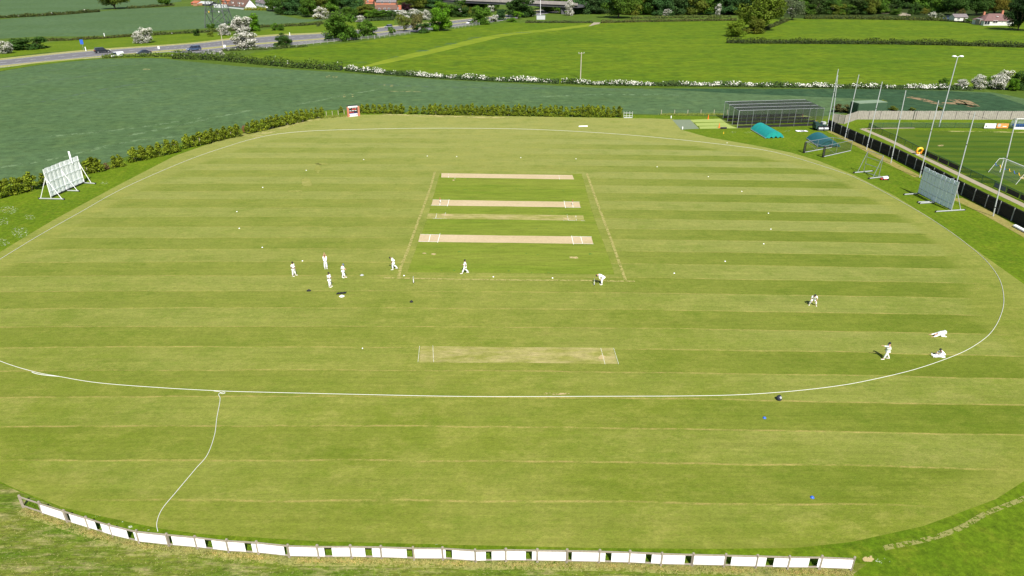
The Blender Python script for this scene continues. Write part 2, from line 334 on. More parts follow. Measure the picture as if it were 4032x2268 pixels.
# ---------------------------------------------------------------- ground, fields, road
sheet('ground', [(-2600, -60), (2600, -60), (2600, 3500), (-2600, 3500)], 'ground', 0)
near_crop = T('DD', [(-700,700),(-200,545),(0,492),(110,455),(250,415),(340,388),(470,355),(610,322),(720,297),(830,276),(1000,282),(1560,286),(1820,292),(2076,292),(2200,275),(2400,270),(2576,280),(2700,283),(2640,262),(2560,245),(2500,233),(2400,228),(2100,223),(1700,225),(1500,221),(1350,213),(1100,200),(900,186),(840,181),(600,167),(440,151),(400,145),(270,145),(150,154),(0,177),(-300,215),(-900,330)])
sheet('crop_field', near_crop, 'crop', .012)
sheet('crop_field', T('A6', [(2150,1185),(1500,1150),(700,1130),(-600,1128),(-2200,1122),(-1200,1180),(0,1230),(700,1260),(830,1420),(2700,1420),(2576,1330)]), 'crop_dark', .02)
patchy('crop_pale', (.118, .192, .076), .5, .44, .60); patchy('crop_straw', (.22, .23, .08), .6, .46, .56); patchy('crop_deep', (.058, .105, .048), .35, .46, .58)
strips('crop_streak', [spline(T('B1', p)) for p in ([(400,390),(900,340),(1300,290),(1656,235)], [(0,640),(500,560),(1000,440),(1500,380)])] + [spline(T('D3', [(0,330),(600,210),(1100,100),(1500,20)])), spline(T('A2', [(1500,1330),(1800,1270),(2100,1210),(2576,1130)])), spline(T('A4', [(0,1230),(900,1200),(2000,1210)]))], 'crop_pale', .020, 1.6)
strips('crop_streak', [spline(T('A1', p)) for p in ([(0,1110),(900,990),(1500,900)], [(500,1300),(1500,1100),(2500,960)], [(0,960),(800,880),(1900,800)])] + [spline(T('A3', [(100,1060),(1000,1100),(2500,1120)])), spline(T('A4', [(450,1110),(800,1135),(1400,1128)]))], 'crop_deep', .020, (1.2, 2.4))
for t_, x_, y_, rx_, ry_ in (('A2',1905,972,45,16),('A2',1992,976,35,18),('A2',2112,1215,22,22),('A2',2218,1210,18,20),('A3',370,1085,16,18),('A3',460,1092,20,20),('A1',1850,880,70,10),('A3',620,1160,230,9)):
    sheet('crop_bare_patch', [W(t_, x_ + rx_*math.cos(a_/10*6.283)*random.uniform(.6,1.2), y_ + ry_*math.sin(a_/10*6.283)*random.uniform(.6,1.2)) for a_ in range(10)], 'crop_straw', .026, smooth=3)
strips('bare_soil', [spline(T('C3', [(380,10),(640,60),(900,130),(1200,130),(1450,160),(1640,200)])), spline(T('C3', [(1150,50),(1300,90),(1420,170)])), spline(T('C3', [(1370,60),(1500,110),(1650,200)]))], 'soil_patch', .028, 2.6)
meadow = T('DD', [(600,146),(640,132),(760,118),(900,106),(1010,90),(1090,79),(1200,65),(1270,57),(1500,58),(1700,53),(1850,50),(2000,47),(2300,47),(2700,55),(3100,60),(3100,215),(2576,208),(2400,222),(2100,218),(1700,220),(1500,216),(1350,208),(1100,195),(900,181),(860,178),(720,163)])
sheet('meadow', meadow, 'meadow', .016)
sheet('meadow_track', spline(T('A3', [(150,850),(600,760),(1100,650),(1600,530),(2000,445),(2560,385),(2990,330)]),4) + spline(T('A3', [(3000,300),(2560,355),(1900,425),(1500,495),(1000,615),(500,725),(60,850)]),4), 'meadow_light', .022)
strips('tractor_track', [spline(T('A3', [(0,800),(500,715),(1000,610),(1500,480),(2000,420),(2200,405)]))], 'tread', .026, 4)
sheet('far_crop_field', T('A1', [(-900,560),(0,492),(500,462),(1000,462),(1600,440),(1750,405),(2254,378),(2576,362),(3000,335),(3450,310),(3850,285),(4150,250),(3800,240),(3560,195),(3450,150),(2890,100),(2400,80),(1650,110),(0,245),(-900,330)]), 'crop', .014)
sheet('far_crop_field', T('A1', [(-900,300),(0,200),(1250,130),(1650,88),(2000,60),(2300,20),(2300,-30),(0,-30),(-900,40)]), 'crop', .018)
grass('wood_floor', (.030, .050, .010), (.045, .070, .014), (.06, .09, .02), .05, .3)
sheet('wood_floor', T('FF', [(2240,48),(2500,56),(2950,62),(3150,72),(3650,76),(3900,90),(4300,100),(4300,-20),(2240,-20)]), 'wood_floor', .012)
sheet('wood_floor', T('FF', [(1050,44),(1180,62),(1290,72),(1400,62),(1560,74),(1700,70),(1950,48),(1950,-20),(1050,-20)]), 'wood_floor', .012)
# road: (x, far kerb, reservation start, reservation end, near kerb) in photo rows
RD = [(-420,282,306,316,320),(0,237,259,266,271),(339,203,226,231,235),(652,181,198,204,214),(800,169,189,195,211),(917,156,178,183,198),(1085,142,165,170,184),
      (1280,132,150,154,166),(1476,112,128,132,144),(1772,83,94,97,108),(1856,74,84,87,97),(1960,63,72,75,84),(2120,41,49,51,59),(2200,31,38,40,47),(2300,18,25,27,33),(2450,4,9,10,14)]
def rl(i, dy=0): return spline([G(r[0], r[i] + dy) for r in RD], 5)
def between(a, b, dn, ui): return a + b[::-1]
def lerp_line(A, B, t): return [(a[0] + (b[0]-a[0]) * t, a[1] + (b[1]-a[1]) * t) for a, b in zip(A, B)]
fa, r1, r2, ne = rl(1), rl(2), rl(3), rl(4)
sheet('road_verge', lerp_line(fa, r1, -.32) + lerp_line(fa, r1, 0.05)[::-1], 'straw', .03)
sheet('road', fa + ne[::-1], 'asphalt', .036)
sheet('central_reservation', r1 + r2[::-1], 'straw', .046)
strips('road_marking', [lerp_line(fa, r1, .06), lerp_line(fa, r1, .93), lerp_line(r2, ne, .07), lerp_line(r2, ne, .94)], 'road_paint', .052, .28)
dash = []
for A, B in ((fa, r1), (r2, ne)):
    c = spline(lerp_line(A, B, .5), 6)
    for i in range(0, len(c) - 2, 5): dash.append(c[i:i+3])
strips('lane_marking', dash, 'road_paint', .052, .3)
sheet('near_verge', T('A1', [(-900,1000),(0,862),(450,805),(1000,752),(1430,722),(1700,700),(1900,678),(2130,662),(2300,672),(2576,680),(3000,690),(2900,760),(1900,738),(1300,745),(800,790),(450,830),(0,905),(-900,1080)]), 'verge', .058)
sheet('verge_grass', T('A1', [(-900,700),(0,555),(600,540),(1100,500),(1700,440),(2576,425),(3100,420),(3400,370),(3700,330),(4200,290),(4700,265),(5000,240),(5000,330),(4500,370),(4124,425),(3494,455),(2900,505),(2576,535),(1400,622),(1090,640),(600,660),(0,735),(-900,840)]), 'verge', .02)

# cricket ground
turf_pts = T('DD', [(-160,745),(0,634),(130,556),(297,466),(440,392),(560,350),(640,325),(720,305),(800,293),(870,289),(1000,288),(1200,291),(1560,297),(1640,298),(1695,300),(1712,326),(1780,345),(1900,366),(1990,384),(2060,405),(2150,441),(2250,492),(2340,548),(2400,588),(2450,625),(2510,668),(2576,715),(2680,800),(2740,930),(2720,1080),(2640,1170),(2505,1256),(2322,1324),(2140,1364),(1999,1379),(1776,1381),(1500,1379),(1150,1371),(800,1362),(511,1344),(402,1330),(245,1297),(156,1276),(56,1237),(0,1212),(-140,1130),(-250,1000),(-260,860)])
sheet('verge', T('DD', [(-900,760),(-200,575),(0,500),(110,462),(250,425),(340,396),(470,362),(610,327),(720,301),(830,277),(1000,284),(1560,288),(1820,294),(2090,300),(2400,262),(2700,270),(3200,420),(4300,1300),(6000,3400),(-4600,3400),(-1800,1200)]), 'verge', .006)
sheet('rough_grass', T('DD', [(-400,1200),(0,1216),(60,1242),(160,1282),(240,1308),(330,1334),(400,1352),(520,1374),(700,1385),(1000,1395),(1500,1400),(2100,1408),(2180,1420),(2140,1450),(2900,3200),(-1400,3200)]), 'rough', .010)
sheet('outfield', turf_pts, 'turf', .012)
rope_d = [(0,653),(100,592),(197.5,537),(319,470),(476,402),(587,364),(640,349),(699,337.5),(780,330),(894,326),(1080,323),(1310,325),(1500,334),(1661,347),(1835,366),(1956,385),(2108,431),(2177,459),(2250,498),(2320,538),(2375,573),(2430,613),(2480,656),(2514,703),(2525,752),(2517,795),(2492,838),(2450,871),(2397,897),(2298,931),(2179,959),(2090,974),(1980,986),(1860,994),(1725,997),(1500,998),(1185,998.5),(894,993),(639,987),(546,984),(400,976),(248,964),(149,948),(82,935),(0,909),(-90,868),(-150,815),(-130,745),(-70,697)]
stripe_d = [(-110,715),(0,664),(197,548),(319,481),(476,413),(587,374),(699,345),(894,332),(1310,331),(1661,354),(1835,375),(1930,392),(2075,427),(2180,478),(2262,525),(2350,583),(2412,633),(2462,695),(2500,800),(2600,880),(2690,1000),(2650,1120),(2500,1235),(2320,1300),(2140,1345),(1999,1364),(1776,1372),(1150,1364),(700,1350),(402,1322),(245,1288),(80,1232),(0,1198),(-100,1120),(-170,980),(-180,840)]
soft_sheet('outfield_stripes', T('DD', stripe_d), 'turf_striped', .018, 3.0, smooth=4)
q0 = T('B3', [(585,80),(2050,82),(2400,1130),(240,1105)]); soft_sheet('square', [tuple(Vector(q0[i]).lerp(Vector(q0[(i+1)%4]), k/20)) for i in range(4) for k in range(20)], 'square', .024, 1.2)
for P in ([(610,84),(1945,102),(1964,147),(607,127)], [(522,353),(2016,375),(2030,432),(506,411)], [(393,704),(2138,727),(2160,802),(373,780)]):
    q0 = T('B3', P); soft_sheet('pitch', [tuple(Vector(q0[i]).lerp(Vector(q0[(i+1)%4]), k/14)) for i in range(4) for k in range(14)], 'pitch', .030, .16)
for q0 in (T('B3', [(470,490),(2060,512),(2072,568),(455,545)]), T('D6', [(500,225),(2015,238),(2055,365),(487,353)])):
    soft_sheet('worn_pitch', [tuple(Vector(q0[i]).lerp(Vector(q0[(i+1)%4]), k/14)) for i in range(4) for k in range(14)], 'worn_strip', .030, .25)
ml = lambda t, *s: [T(t, [a, b]) for a, b in s]
strips('crease', ml('B3', ((502,705),(485,778)),((600,697),(574,790)),((402,704),(600,708)),((382,776),(579,781)),((1933,718),(1953,808)),((2026,727),(2046,801)),((1935,725),(2138,729)),((1950,799),(2157,802)),
    ((605,357),(596,411)),((692,350),(674,420)),((522,353),(690,356)),((508,410),(676,413)),((1857,365),(1872,438)),((1942,375),(1950,431)),((1858,373),(2016,375)),((1870,431),(2028,432))), 'crease', .038, .055)
strips('crease', ml('D6', ((500,225),(487,353)),((603,222),(609,350)),((1913,240),(1947,368)),((2013,240),(2053,368))), 'chalk_line', .038, .04)
strips('faded_crease', ml('B3', ((565,495),(555,545)),((655,482),(640,548)),((1888,505),(1901,570)),((1976,515),(1983,566)),((470,541),(700,547)),((1850,564),(2070,567)),((683,85),(685,130)),((748,130),(752,140)),((1805,100),(1812,148))), 'chalk', .038, .05)
strips('worn_line', [spline(T('B3', [(548,70),(500,230),(415,470),(345,660),(265,885),(210,1010),(178,1140)])), spline(T('B3', [(2088,85),(2200,400),(2320,720),(2420,1000),(2480,1170)]))], 'worn_line', .034, .36)
strips('worn_line', [spline(T('B3', [(20,1145),(700,1158),(1400,1168),(2000,1172),(2576,1182)]))], 'worn_line', .035, .35)
def blob(t, x, y, rx, ry):
    return [W(t, x + rx * math.cos(a / 12 * 6.283) * random.uniform(.7, 1.2), y + ry * math.sin(a / 12 * 6.283) * random.uniform(.7, 1.2)) for a in range(12)]
for t, x, y, rx, ry, mt in (('B3',537,905,30,13,'worn'),('B3',440,897,26,8,'worn'),('B3',1955,940,60,15,'worn'),('B3',670,508,90,14,'worn'),('B3',1890,542,70,12,'worn'),('D6',1920,312,40,22,'worn'),('D3',2190,648,95,16,'worn_soft'),('D3',1890,955,120,18,'worn_soft'),('D3',2150,700,60,60,'worn_soft'),('D3',2030,860,90,70,'worn_soft'),('B3',737,155,20,7,'worn'),('D6',1560,598,160,12,'worn'),('A8',1140,540,45,8,'worn'),('A8',1920,850,40,16,'worn'),('B7',1610,400,50,30,'worn')):
    soft_sheet('worn_patch', blob(t, x, y, rx * 1.2, ry * 1.2), {'worn': 'worn_spot', 'worn_soft': 'worn_area'}[mt], .036, 9, smooth=3)
for t, x, y, rx, ry in (('B1',75,985,70,35),('B1',20,1080,60,40),('B1',170,1165,70,45),('B1',240,1045,45,25),('B1',850,768,35,12),('B1',30,1250,60,30),('B5',1080,520,60,20),('B5',1490,640,60,25),('B5',1350,595,40,15),('B5',1640,680,60,12),('B6',2400,500,40,12),('B7',1700,410,40,20),('A7',1060,628,45,14),('A7',1280,628,60,12),('A7',1840,610,55,12)):
    tag(sheet('daisy_patch', blob(t, x, y, rx, ry), 'daisy', .020, smooth=3), kind='stuff')
strips('lush_line', [spline(T('B3', p)) for p in ([(400,895),(1000,888),(1500,905),(2200,900)], [(300,1070),(900,1078),(1500,1085),(2200,1092)], [(450,635),(1000,640),(1500,645),(2100,650)], [(700,255),(1300,245),(1900,262)], [(600,140),(1200,150),(1850,165)],[(470,460),(1100,468),(2000,480)])], 'lush_line', .028, .8)
strips('worn_line', [spline(T('B7', [(1700,330),(1930,285),(2060,250),(2200,195),(2350,110),(2576,20),(2700,-60)]))], 'dry_patch', .026, (.38, .34))
strips('worn_line', [spline(T('D3', [(1400,345),(1600,285),(1800,220),(2050,165),(2300,120),(2576,115)])), spline(T('C1',[(0,530),(800,540),(1700,572),(2569,585)]))], 'worn_soft', .026, (2.6, 1.4))
strips('fence_foot', [spline(T('A8', [(100,405),(330,520),(660,700),(930,840)])), spline(T('A8', [(1290,1040),(1480,1130),(1640,1215),(1932,1380),(2150,1500)]))], 'dry', .020, (2.0, 1.6))
# nets, mats
sheet('artificial_mat', T('A7', [(170,446),(430,446),(565,578),(300,590)]), 'mat_grey', .024)
for a in ([(432,448),(880,432),(975,470),(2100,385),(2200,412),(985,480),(478,487)], [(500,497),(930,485),(1040,515),(2200,448),(2300,470),(1050,530),(535,537)], [(560,545),(1010,530),(1110,560),(2230,505),(2330,528),(1120,572),(575,580)]):
    b = a
    sheet('artificial_pitch', T('A7', b), 'mat_lime', .026)
# football side
sheet('football_pitch', T('A8', [(620,388),(1932,412),(2500,420),(2700,1500),(1932,1040),(1600,860),(1340,760),(1000,590),(760,470)]), 'football', .014)
m = M()
for k in range(0, 12):
    y0 = 455 + k * 52 + k * k * 2; 
strips('football_stripes', [T('A8', [(900+ (k*60), 450+k*48), (2400, 462+k*48)]) for k in range(10)], 'football_dark', .018, 1.6)
strips('touchline', [T('A8', [(1080,402),(2300,418)])], 'worn_soft', .022, .8)
strips('path', [spline(T('A8', [(392,380),(640,485),(900,612),(1140,730),(1500,905),(1932,1110),(2300,1300)]))], 'gravel', .024, 1.25)
strips('path', [T('A8', [(395,379),(640,375),(890,372)])], 'gravel', .024, .8)
sheet('meadow_gate_apron', T('A4', [(765,285),(850,285),(835,305),(790,312),(700,335)]), 'gravel', .03)

# ---------------------------------------------------------------- boundary rope
def rope(name, pts, r, label):
    m = M(); m.tube([(x, y, .018 + r + random.uniform(0, .004)) for x, y in pts], r, 7, closed=(name == 'boundary_rope'))
    return tag(m.build(name, 'rope', smooth=True), label, 'rope')
rope('boundary_rope', spline(T('DD', rope_d), 8, True), .022, 'long white boundary rope laid round the whole outfield')
rope('rope_tail', spline(T('DD', [(538,984.5),(552,986.5),(558,991),(566,990),(564,987),(556,989),(550,994),(554,1006),(545.6,1053),(540,1095),(522,1145),(491,1182),(444,1238),(408,1282),(395,1316),(397.4,1338)]), 6), .022, 'loose white rope running from the boundary loop down to the board fence')
rope('rope_tail', spline(T('C6', [(325,172),(360,186),(420,198),(500,208),(600,216)]), 6), .03, 'short doubled end of white rope beside the boundary rope at left')

# ---------------------------------------------------------------- foreground fence with white boards
FP = [('B5',265,425),('B5',490,500),('B5',765,590),('B5',1010,670),('B5',1275,750),('B5',1575,825),('B5',1910,860),('B5',2230,890),('B6',265,580),('B6',565,600),('B6',878,633),('B6',1175,638),('B6',1510,640),('B6',1812,643),('B6',2140,655),
      ('D5',148,822),('D5',557,848),('D5',940,842),('D5',1337,850),('D5',1712,855),('D5',2117,858),('D5',2498,868),('B7',316,437),('B7',512,440),('B7',710,445),('B7',905,452),('B7',1102,458),('B7',1302,460),('B7',1500,466)]
gaps = {0:(0,1),2:(.03,.22),3:(.42,.60),4:(.66,.86),6:(.03,.14),7:(.33,.50),8:(.62,.80),9:(.90,.97),11:(.23,.41),12:(.50,.68),13:(.82,.97),15:(.12,.27),16:(.37,.51),17:(.66,.81),19:(.05,.13),20:(.22,.37),21:(.52,.66),22:(.77,.97),24:(.04,.16),25:(.31,.50),26:(.65,.87)}
fp = [Vector(W(*a) + (0,)) for a in FP]
fence = thing('board_fence', 'low weathered post and rail fence with white boards in the foreground', 'fence', tuple(fp[0]))
tops = []
for i, p in enumerate(fp):
    hh = 1.10 + random.uniform(-.03, .03); lean = Vector((random.uniform(-.02, .02), random.uniform(-.02, .02), 0))
    m = M(); d = (fp[min(i+1, len(fp)-1)] - fp[max(i-1, 0)]).normalized()
    m.beam(p - Vector((0,0,.05)), p + lean + Vector((0,0,hh - .04)), .15, .11)
    m.beam(p + lean + Vector((0,0,hh-.04)), p + lean + Vector((0,0,hh)), .11, .08)
    m.build('post', 'wood', fence)
    tops.append(p + lean)
for i in range(len(fp) - 1):
    a, b = tops[i], tops[i+1]; d = (b - a).normalized(); n = Vector((-d.y, d.x, 0)); L = (b - a).length
    if n.y > 0: n = -n
    for zz, hh in ((.93 + random.uniform(-.01, .01), .11), (.17, .10)):
        m = M(); m.beam(a + d * .05 + Vector((0,0,zz)), b - d * .05 + Vector((0,0,zz + random.uniform(-.015,.015))), .045, hh); m.build('rail', 'wood', fence)
    g = gaps.get(i); segs = [(.0, 1.)] if g is None else [s for s in ((0, g[0]), (g[1], 1)) if s[1] - s[0] > .04]
    for s0, s1 in segs:
        m = M(); p = a + d * (L * s0 + .05) + n * .01; q = a + d * (L * s1 - .05) + n * .01
        zc = .54 + random.uniform(-.01, .01)
        m.beam(p + n*.028 + Vector((0,0,zc)), q + n*.028 + Vector((0,0,zc)), .014, .68); m.build('board', 'white_board', fence)
foot = [(p.x, p.y - .25) for p in fp]
strips('dry_grass', [spline(foot, 4)], 'dry_patch', .016, .75)
strips('long_grass', [spline([(p.x, p.y + .5) for p in fp[:]], 4)], 'verge', .030, .55)
def tufts(name, pts, n, spread, hmin, hmax, col, label_kind='stuff', wd=.03, dens=None):
    m = M()
    for _ in range(n):
        i = random.randrange(len(pts) - 1); t = random.random(); a, b = pts[i], pts[i+1]
        x = a[0] + (b[0]-a[0])*t + random.gauss(0, spread); y = a[1] + (b[1]-a[1])*t + random.gauss(0, spread)
        for k in range(3):
            h_ = random.uniform(hmin, hmax); an = random.uniform(0, 6.28); dx, dy = math.cos(an)*wd, math.sin(an)*wd; ox, oy = random.uniform(-.06,.06), random.uniform(-.06,.06)
            m.add([(x-dx+ox*.3, y-dy+oy*.3, .01), (x+dx+ox*.3, y+dy+oy*.3, .01), (x+ox*2, y+oy*2, h_)], [(0,1,2)])
    o = m.build(name, 'leaves', color=col); tag(o, kind='stuff'); return o
tufts('dry_grass_tufts', [tuple(p)[:2] for p in foot], 7500, .13, .03, .13, (.40, .34, .13), wd=.012)
tufts('green_grass_tufts', [(p.x, p.y + .35) for p in fp], 7500, .13, .04, .18, (.12, .22, .015), wd=.012)
area = M()
# rough grass in front of the fence: tufts scattered in the open
def scatter(name, t, rect, n, h0, h1, col, wd=.035):
    m = M(); x0, y0, x1, y1 = rect
    for _ in range(n):
        x, y = W(t, random.uniform(x0, x1), random.uniform(y0, y1)); 
        fi = min(range(len(fp)), key=lambda i: abs(fp[i].x - x))
        if y > fp[fi].y - .3: continue
        for k in range(3):
            an = random.uniform(0, 6.28); dx, dy = math.cos(an)*wd, math.sin(an)*wd; ox, oy = random.uniform(-.1,.1), random.uniform(-.1,.1)
            m.add([(x-dx, y-dy, .01), (x+dx, y+dy, .01), (x+ox, y+oy, random.uniform(h0, h1))], [(0,1,2)])
    tag(m.build(name, 'leaves', color=col), kind='stuff')
scatter('straw_tufts', 'DD', (0, 1290, 2150, 1460), 4200, .01, .04, (.36, .33, .14), .014)
scatter('grass_tufts', 'DD', (0, 1240, 2576, 1460), 12000, .02, .08, (.14, .22, .02), .012)

# ---------------------------------------------------------------- vegetation
def rsph():
    while True:
        v = Vector((random.uniform(-1,1), random.uniform(-1,1), random.uniform(-1,1)))
        if .05 < v.length <= 1: return v.normalized()
def leaf(m, p, s, nrm=None):
    n = (nrm * .9 + rsph() * .8).normalized() if nrm else rsph()
    u = n.orthogonal().normalized(); v = n.cross(u); a = random.uniform(0, 6.28)
    u, v = u * math.cos(a) + v * math.sin(a), v * math.cos(a) - u * math.sin(a)
    s1, s2 = s * random.uniform(.7, 1.3), s * random.uniform(.45, .9)
    m.add([p - u*s1, p - v*s2, p + u*s1, p + v*s2], [(0,1,2,3)])
def clump_crown(n_clump, n_leaf, ls, shape='round', seed=0, flat=.8, trunk_free=False):
    """unit crown: radius 1, from z=0 to z=2*flat"""
    random.seed(seed); m = M(); cl = []
    for i in range(n_clump):
        d = rsph(); rr = random.uniform(.35, .78)
        if shape == 'cone':
            zz = random.random(); a = random.uniform(0, 6.28); q = (1 - .75 * zz ** 1.6) * .68 * random.uniform(.3, 1)
            c = Vector((math.cos(a)*q, math.sin(a)*q, .06 + zz * 1.72)); r = .40 * (1.1 - .55 * zz)
        else:
            c = Vector((d.x * rr, d.y * rr, flat + d.z * rr * flat)); r = random.uniform(.20, .38)
            if trunk_free and i % 3 == 0: c.z = random.uniform(.12, .5) * flat; c.x *= 1.05; c.y *= 1.05
        cl.append((c, r))
    for c, r in cl:
        for _ in range(n_leaf // n_clump):
            d = rsph(); k = random.uniform(.55, 1.05)
            leaf(m, c + Vector((d.x, d.y, d.z * .8)) * r * k, ls, d)
    return m, cl
def make_tree(name, label, cat, shape, seed, n_clump=26, n_leaf=1800, ls=.075, flat=.8, trunk_h=.35, bark='bark', bloom=0):
    t = thing(name, label, cat)
    m, cl = clump_crown(n_clump, n_leaf, ls, shape, seed, flat, trunk_h < .05)
    m.v = [(x, y, max(0.0, zz + trunk_h)) for x, y, zz in m.v]
    cr = m.build('crown', 'leaves', t, local=True, color=(.06, .12, .02))
    k = M(); top = trunk_h + flat * (1.5 if shape == 'cone' else 1.0)
    k.tube([(0,0,-.05), (.01,.01,trunk_h), (.02,-.01,top)], .055, 7, .015)
    for c, r in cl[:7]:
        k.tube([(.01,0,trunk_h * .8 + random.uniform(0,.2)), (c.x*.5, c.y*.5, (c.z + trunk_h) * .75), (c.x, c.y, c.z + trunk_h)], .025, 5, .006)
    k.build('trunk', bark, t, local=True)
    if bloom:
        b = M(); random.seed(seed + 99)
        for c, r in cl:
            for _ in range(bloom // len(cl)):
                d = rsph(); d.z = abs(d.z) * .9 + .05 if random.random() < .75 else d.z
                leaf(b, Vector((c.x, c.y, c.z + trunk_h)) + d.normalized() * r * random.uniform(.94, 1.10), ls * .62, d)
        b.build('blossom', 'blossom', t, local=True)
    return t
protos = {}
def tree(kind, bx, by, ty, wpx, col, label, cat='tree', group=None, name=None, squash=1):
    """tree standing at photo point (bx,by), reaching row ty, wpx wide"""
    seeds = {'oak': 4, 'round': 4, 'haw': 3, 'conifer': 5, 'bush': 3, 'light': 2}[kind]
    sd_ = (int(bx) * 7 + int(by)) % seeds
    key = (kind, sd_)
    spec = dict(oak=dict(shape='round', n_clump=40, n_leaf=10500, ls=.038, flat=.86, trunk_h=.12),
                round=dict(shape='round', n_clump=34, n_leaf=7600, ls=.047, flat=.98, trunk_h=.0),
                light=dict(shape='round', n_clump=22, n_leaf=2400, ls=.045, flat=.95, trunk_h=.12),
                bush=dict(shape='round', n_clump=20, n_leaf=2600, ls=.07, flat=.85, trunk_h=.0),
                haw=dict(shape='round', n_clump=30, n_leaf=4200, ls=.050, flat=.90, trunk_h=.0, bloom=3400),
                conifer=dict(shape='cone', n_clump=26, n_leaf=1300, ls=.095, flat=.95, trunk_h=.16, bark='bark_pale'))[kind]
    nm = name or {'haw': 'hawthorn', 'conifer': 'young_conifer', 'bush': 'bush', 'oak': 'oak_tree'}.get(kind, 'broadleaf_tree')
    if key not in protos:
        t = make_tree(nm, label, cat, seed=sd_ * 13 + len(kind), **spec); protos[key] = t
    else:
        t = copy_tree(protos[key]); t.name = nm; tag(t, label, cat)
        if 'group' in t: del t['group']
    X, Y = G(bx, by); s = ppm(by); r = wpx / s / 2; h_ = max(hgt(by, ty), .5)
    unit = spec['trunk_h'] + spec['flat'] * 2
    t.location = (X, Y + r * (.45 if kind != 'conifer' else 0), 0); k_ = {'conifer': 1.38, 'bush': 1.12}.get(kind, 1.16); t.scale = (r * k_, r * k_, h_ / unit * 1.04 * squash)
    t.rotation_euler = (0, 0, (bx * 1.7) % 6.28)
    if group: t['group'] = group
    v = 1 + (((bx * 13 + by * 7) % 100) / 100 - .5) * .3
    paint_tree(t, tuple(c * v for c in col)); return t
def TZ(kind, t, bx, by, ty, wz, col, label, **k):
    a = ZT[t]; p = z(t, bx, by); return tree(kind, p[0], p[1], a[1] + ty * a[2], wz * a[2], col, label, **k)
GR, BR, OL, DK, YL, BL, GY = (.076,.155,.014), (.105,.225,.010), (.125,.155,.018), (.042,.092,.014), (.17,.17,.02), (.045,.105,.028), (.14,.17,.09)
HW = (.10, .13, .05)
# left side and road
TZ('oak','A1',1420,118,-190,370,OL,'broad olive oak in the field hedge at the upper left edge of the sky line')
TZ('oak','A1',2080,80,-120,190,GR,'small dark oak with a black shadow left of the orange sheds')
TZ('haw','A1',1720,555,400,150,HW,'white flowering hawthorn, lower clump, on the far verge above the white van',cat='shrub')
TZ('haw','A1',1830,550,318,200,HW,'tall white flowering hawthorn on the far verge right of the blue road sign')
TZ('haw','A1',40,685,520,180,HW,'white flowering hawthorn cut by the left edge of the photo beside the road',cat='shrub')
TZ('bush','A1',200,640,475,330,DK,'wide dark bush beside the flowering hawthorn at the left edge',cat='bush')
TZ('bush','A1',420,625,470,340,DK,'dark bush left of the blue road sign, right of the wider one',cat='bush')
TZ('round','A2',940,400,150,230,BR,'bright green tree behind the white hawthorns near the pylon')
TZ('haw','A2',800,435,170,255,(.09,.10,.06),'tall greyish hawthorn half in flower beside the bright green tree')
TZ('haw','A2',560,450,305,200,HW,'smaller flowering hawthorn at the foot of the pylon')
TZ('haw','A2',860,612,405,320,(.16,.17,.10),'big round hawthorn white with blossom standing over the road')
TZ('round','A2',1325,605,415,220,DK,'dark rounded bush on the near side of the road, right of the big white hawthorn',cat='bush')
TZ('bush','A2',1225,388,290,110,GR,'green bush on the far verge, left one of the pair',cat='bush')
TZ('bush','A2',1310,388,300,110,GR,'green bush on the far verge, right one of the pair',cat='bush')
TZ('bush','A2',232,455,362,95,DK,'small dark bush on the far verge left of the telegraph pole',cat='bush')
TZ('bush','A2',415,465,400,90,OL,'tiny olive bush left of the telegraph pole by the road',cat='bush')
TZ('bush','A2',640,385,300,120,GR,'green bush right of the foot of the pylon',cat='bush')
TZ('bush','A2',410,360,295,120,GR,'green bush between the legs of the pylon',cat='bush')
TZ('round','A2',2080,522,112,430,GR,'large dense green tree on the near side of the road')
TZ('round','A2',2390,482,235,270,GR,'lower leafy tree leaning right of the large dense tree by the road')
TZ('bush','A2',1900,525,450,130,BL,'low bush at the left foot of the large dense roadside tree',cat='bush')
TZ('haw','A2',2310,285,195,140,HW,'white hawthorn showing behind the large dense roadside tree')
TZ('haw','A2',1800,248,92,210,OL,'rounded hawthorn with faint blossom at the edge of the left wood')
TZ('bush','A2',1780,335,300,60,HW,'small pale bush on the far verge left of the large dense tree',cat='bush')
TZ('haw','A2',560,760,640,80,HW,'white flowering shrub in the dark hedge below the telegraph pole',cat='shrub')
TZ('haw','A2',455,700,645,60,HW,'small white flowering shrub left of the one below the telegraph pole',cat='shrub')
# wood left of the bridge
wood = [('A2',1190,145,-80,190),('A2',1330,190,-60,200),('A2',1470,192,-90,220),('A2',1640,222,-20,200),('A2',1740,180,-120,230),('A2',1900,150,-140,240),('A2',2060,120,-110,230),('A2',2240,160,-60,220),('A2',2180,230,70,170),('A2',2380,200,60,180),('A2',2490,215,120,160)]
ordn = ['first','second','third','fourth','fifth','sixth','seventh','eighth','ninth','tenth','eleventh','twelfth','thirteenth','fourteenth','fifteenth','sixteenth','seventeenth','eighteenth','nineteenth','twentieth']
def nth(i):
    tens = {20:'twenty',30:'thirty',40:'forty',50:'fifty'}
    if i < 20: return ordn[i]
    a, b = (i+1) // 10 * 10, (i+1) % 10
    return tens[a] + '-' + ordn[b-1] if b else {20:'twentieth',30:'thirtieth',40:'fortieth',50:'fiftieth'}[a]
for i, (t, x, y, ty, wz) in enumerate(wood):
    TZ('round' if i % 3 else 'oak', t, x, y, ty, wz * 1.25, [GR, DK, BL, GR, OL][i % 5], f'{nth(i)} tree right of the white houses in the dense left wood', group='trees of the left wood')
TZ('haw','A3',620,250,130,190,HW,'left hawthorn white with blossom above the olive trees by the road')
TZ('haw','A3',740,230,110,170,HW,'middle hawthorn white with blossom above the olive trees by the road')
TZ('haw','A3',890,260,130,130,HW,'right hawthorn with blossom tucked beside the bright green roadside tree')
TZ('light','A3',610,405,160,210,OL,'thin olive tree with pale trunks on the near side of the road')
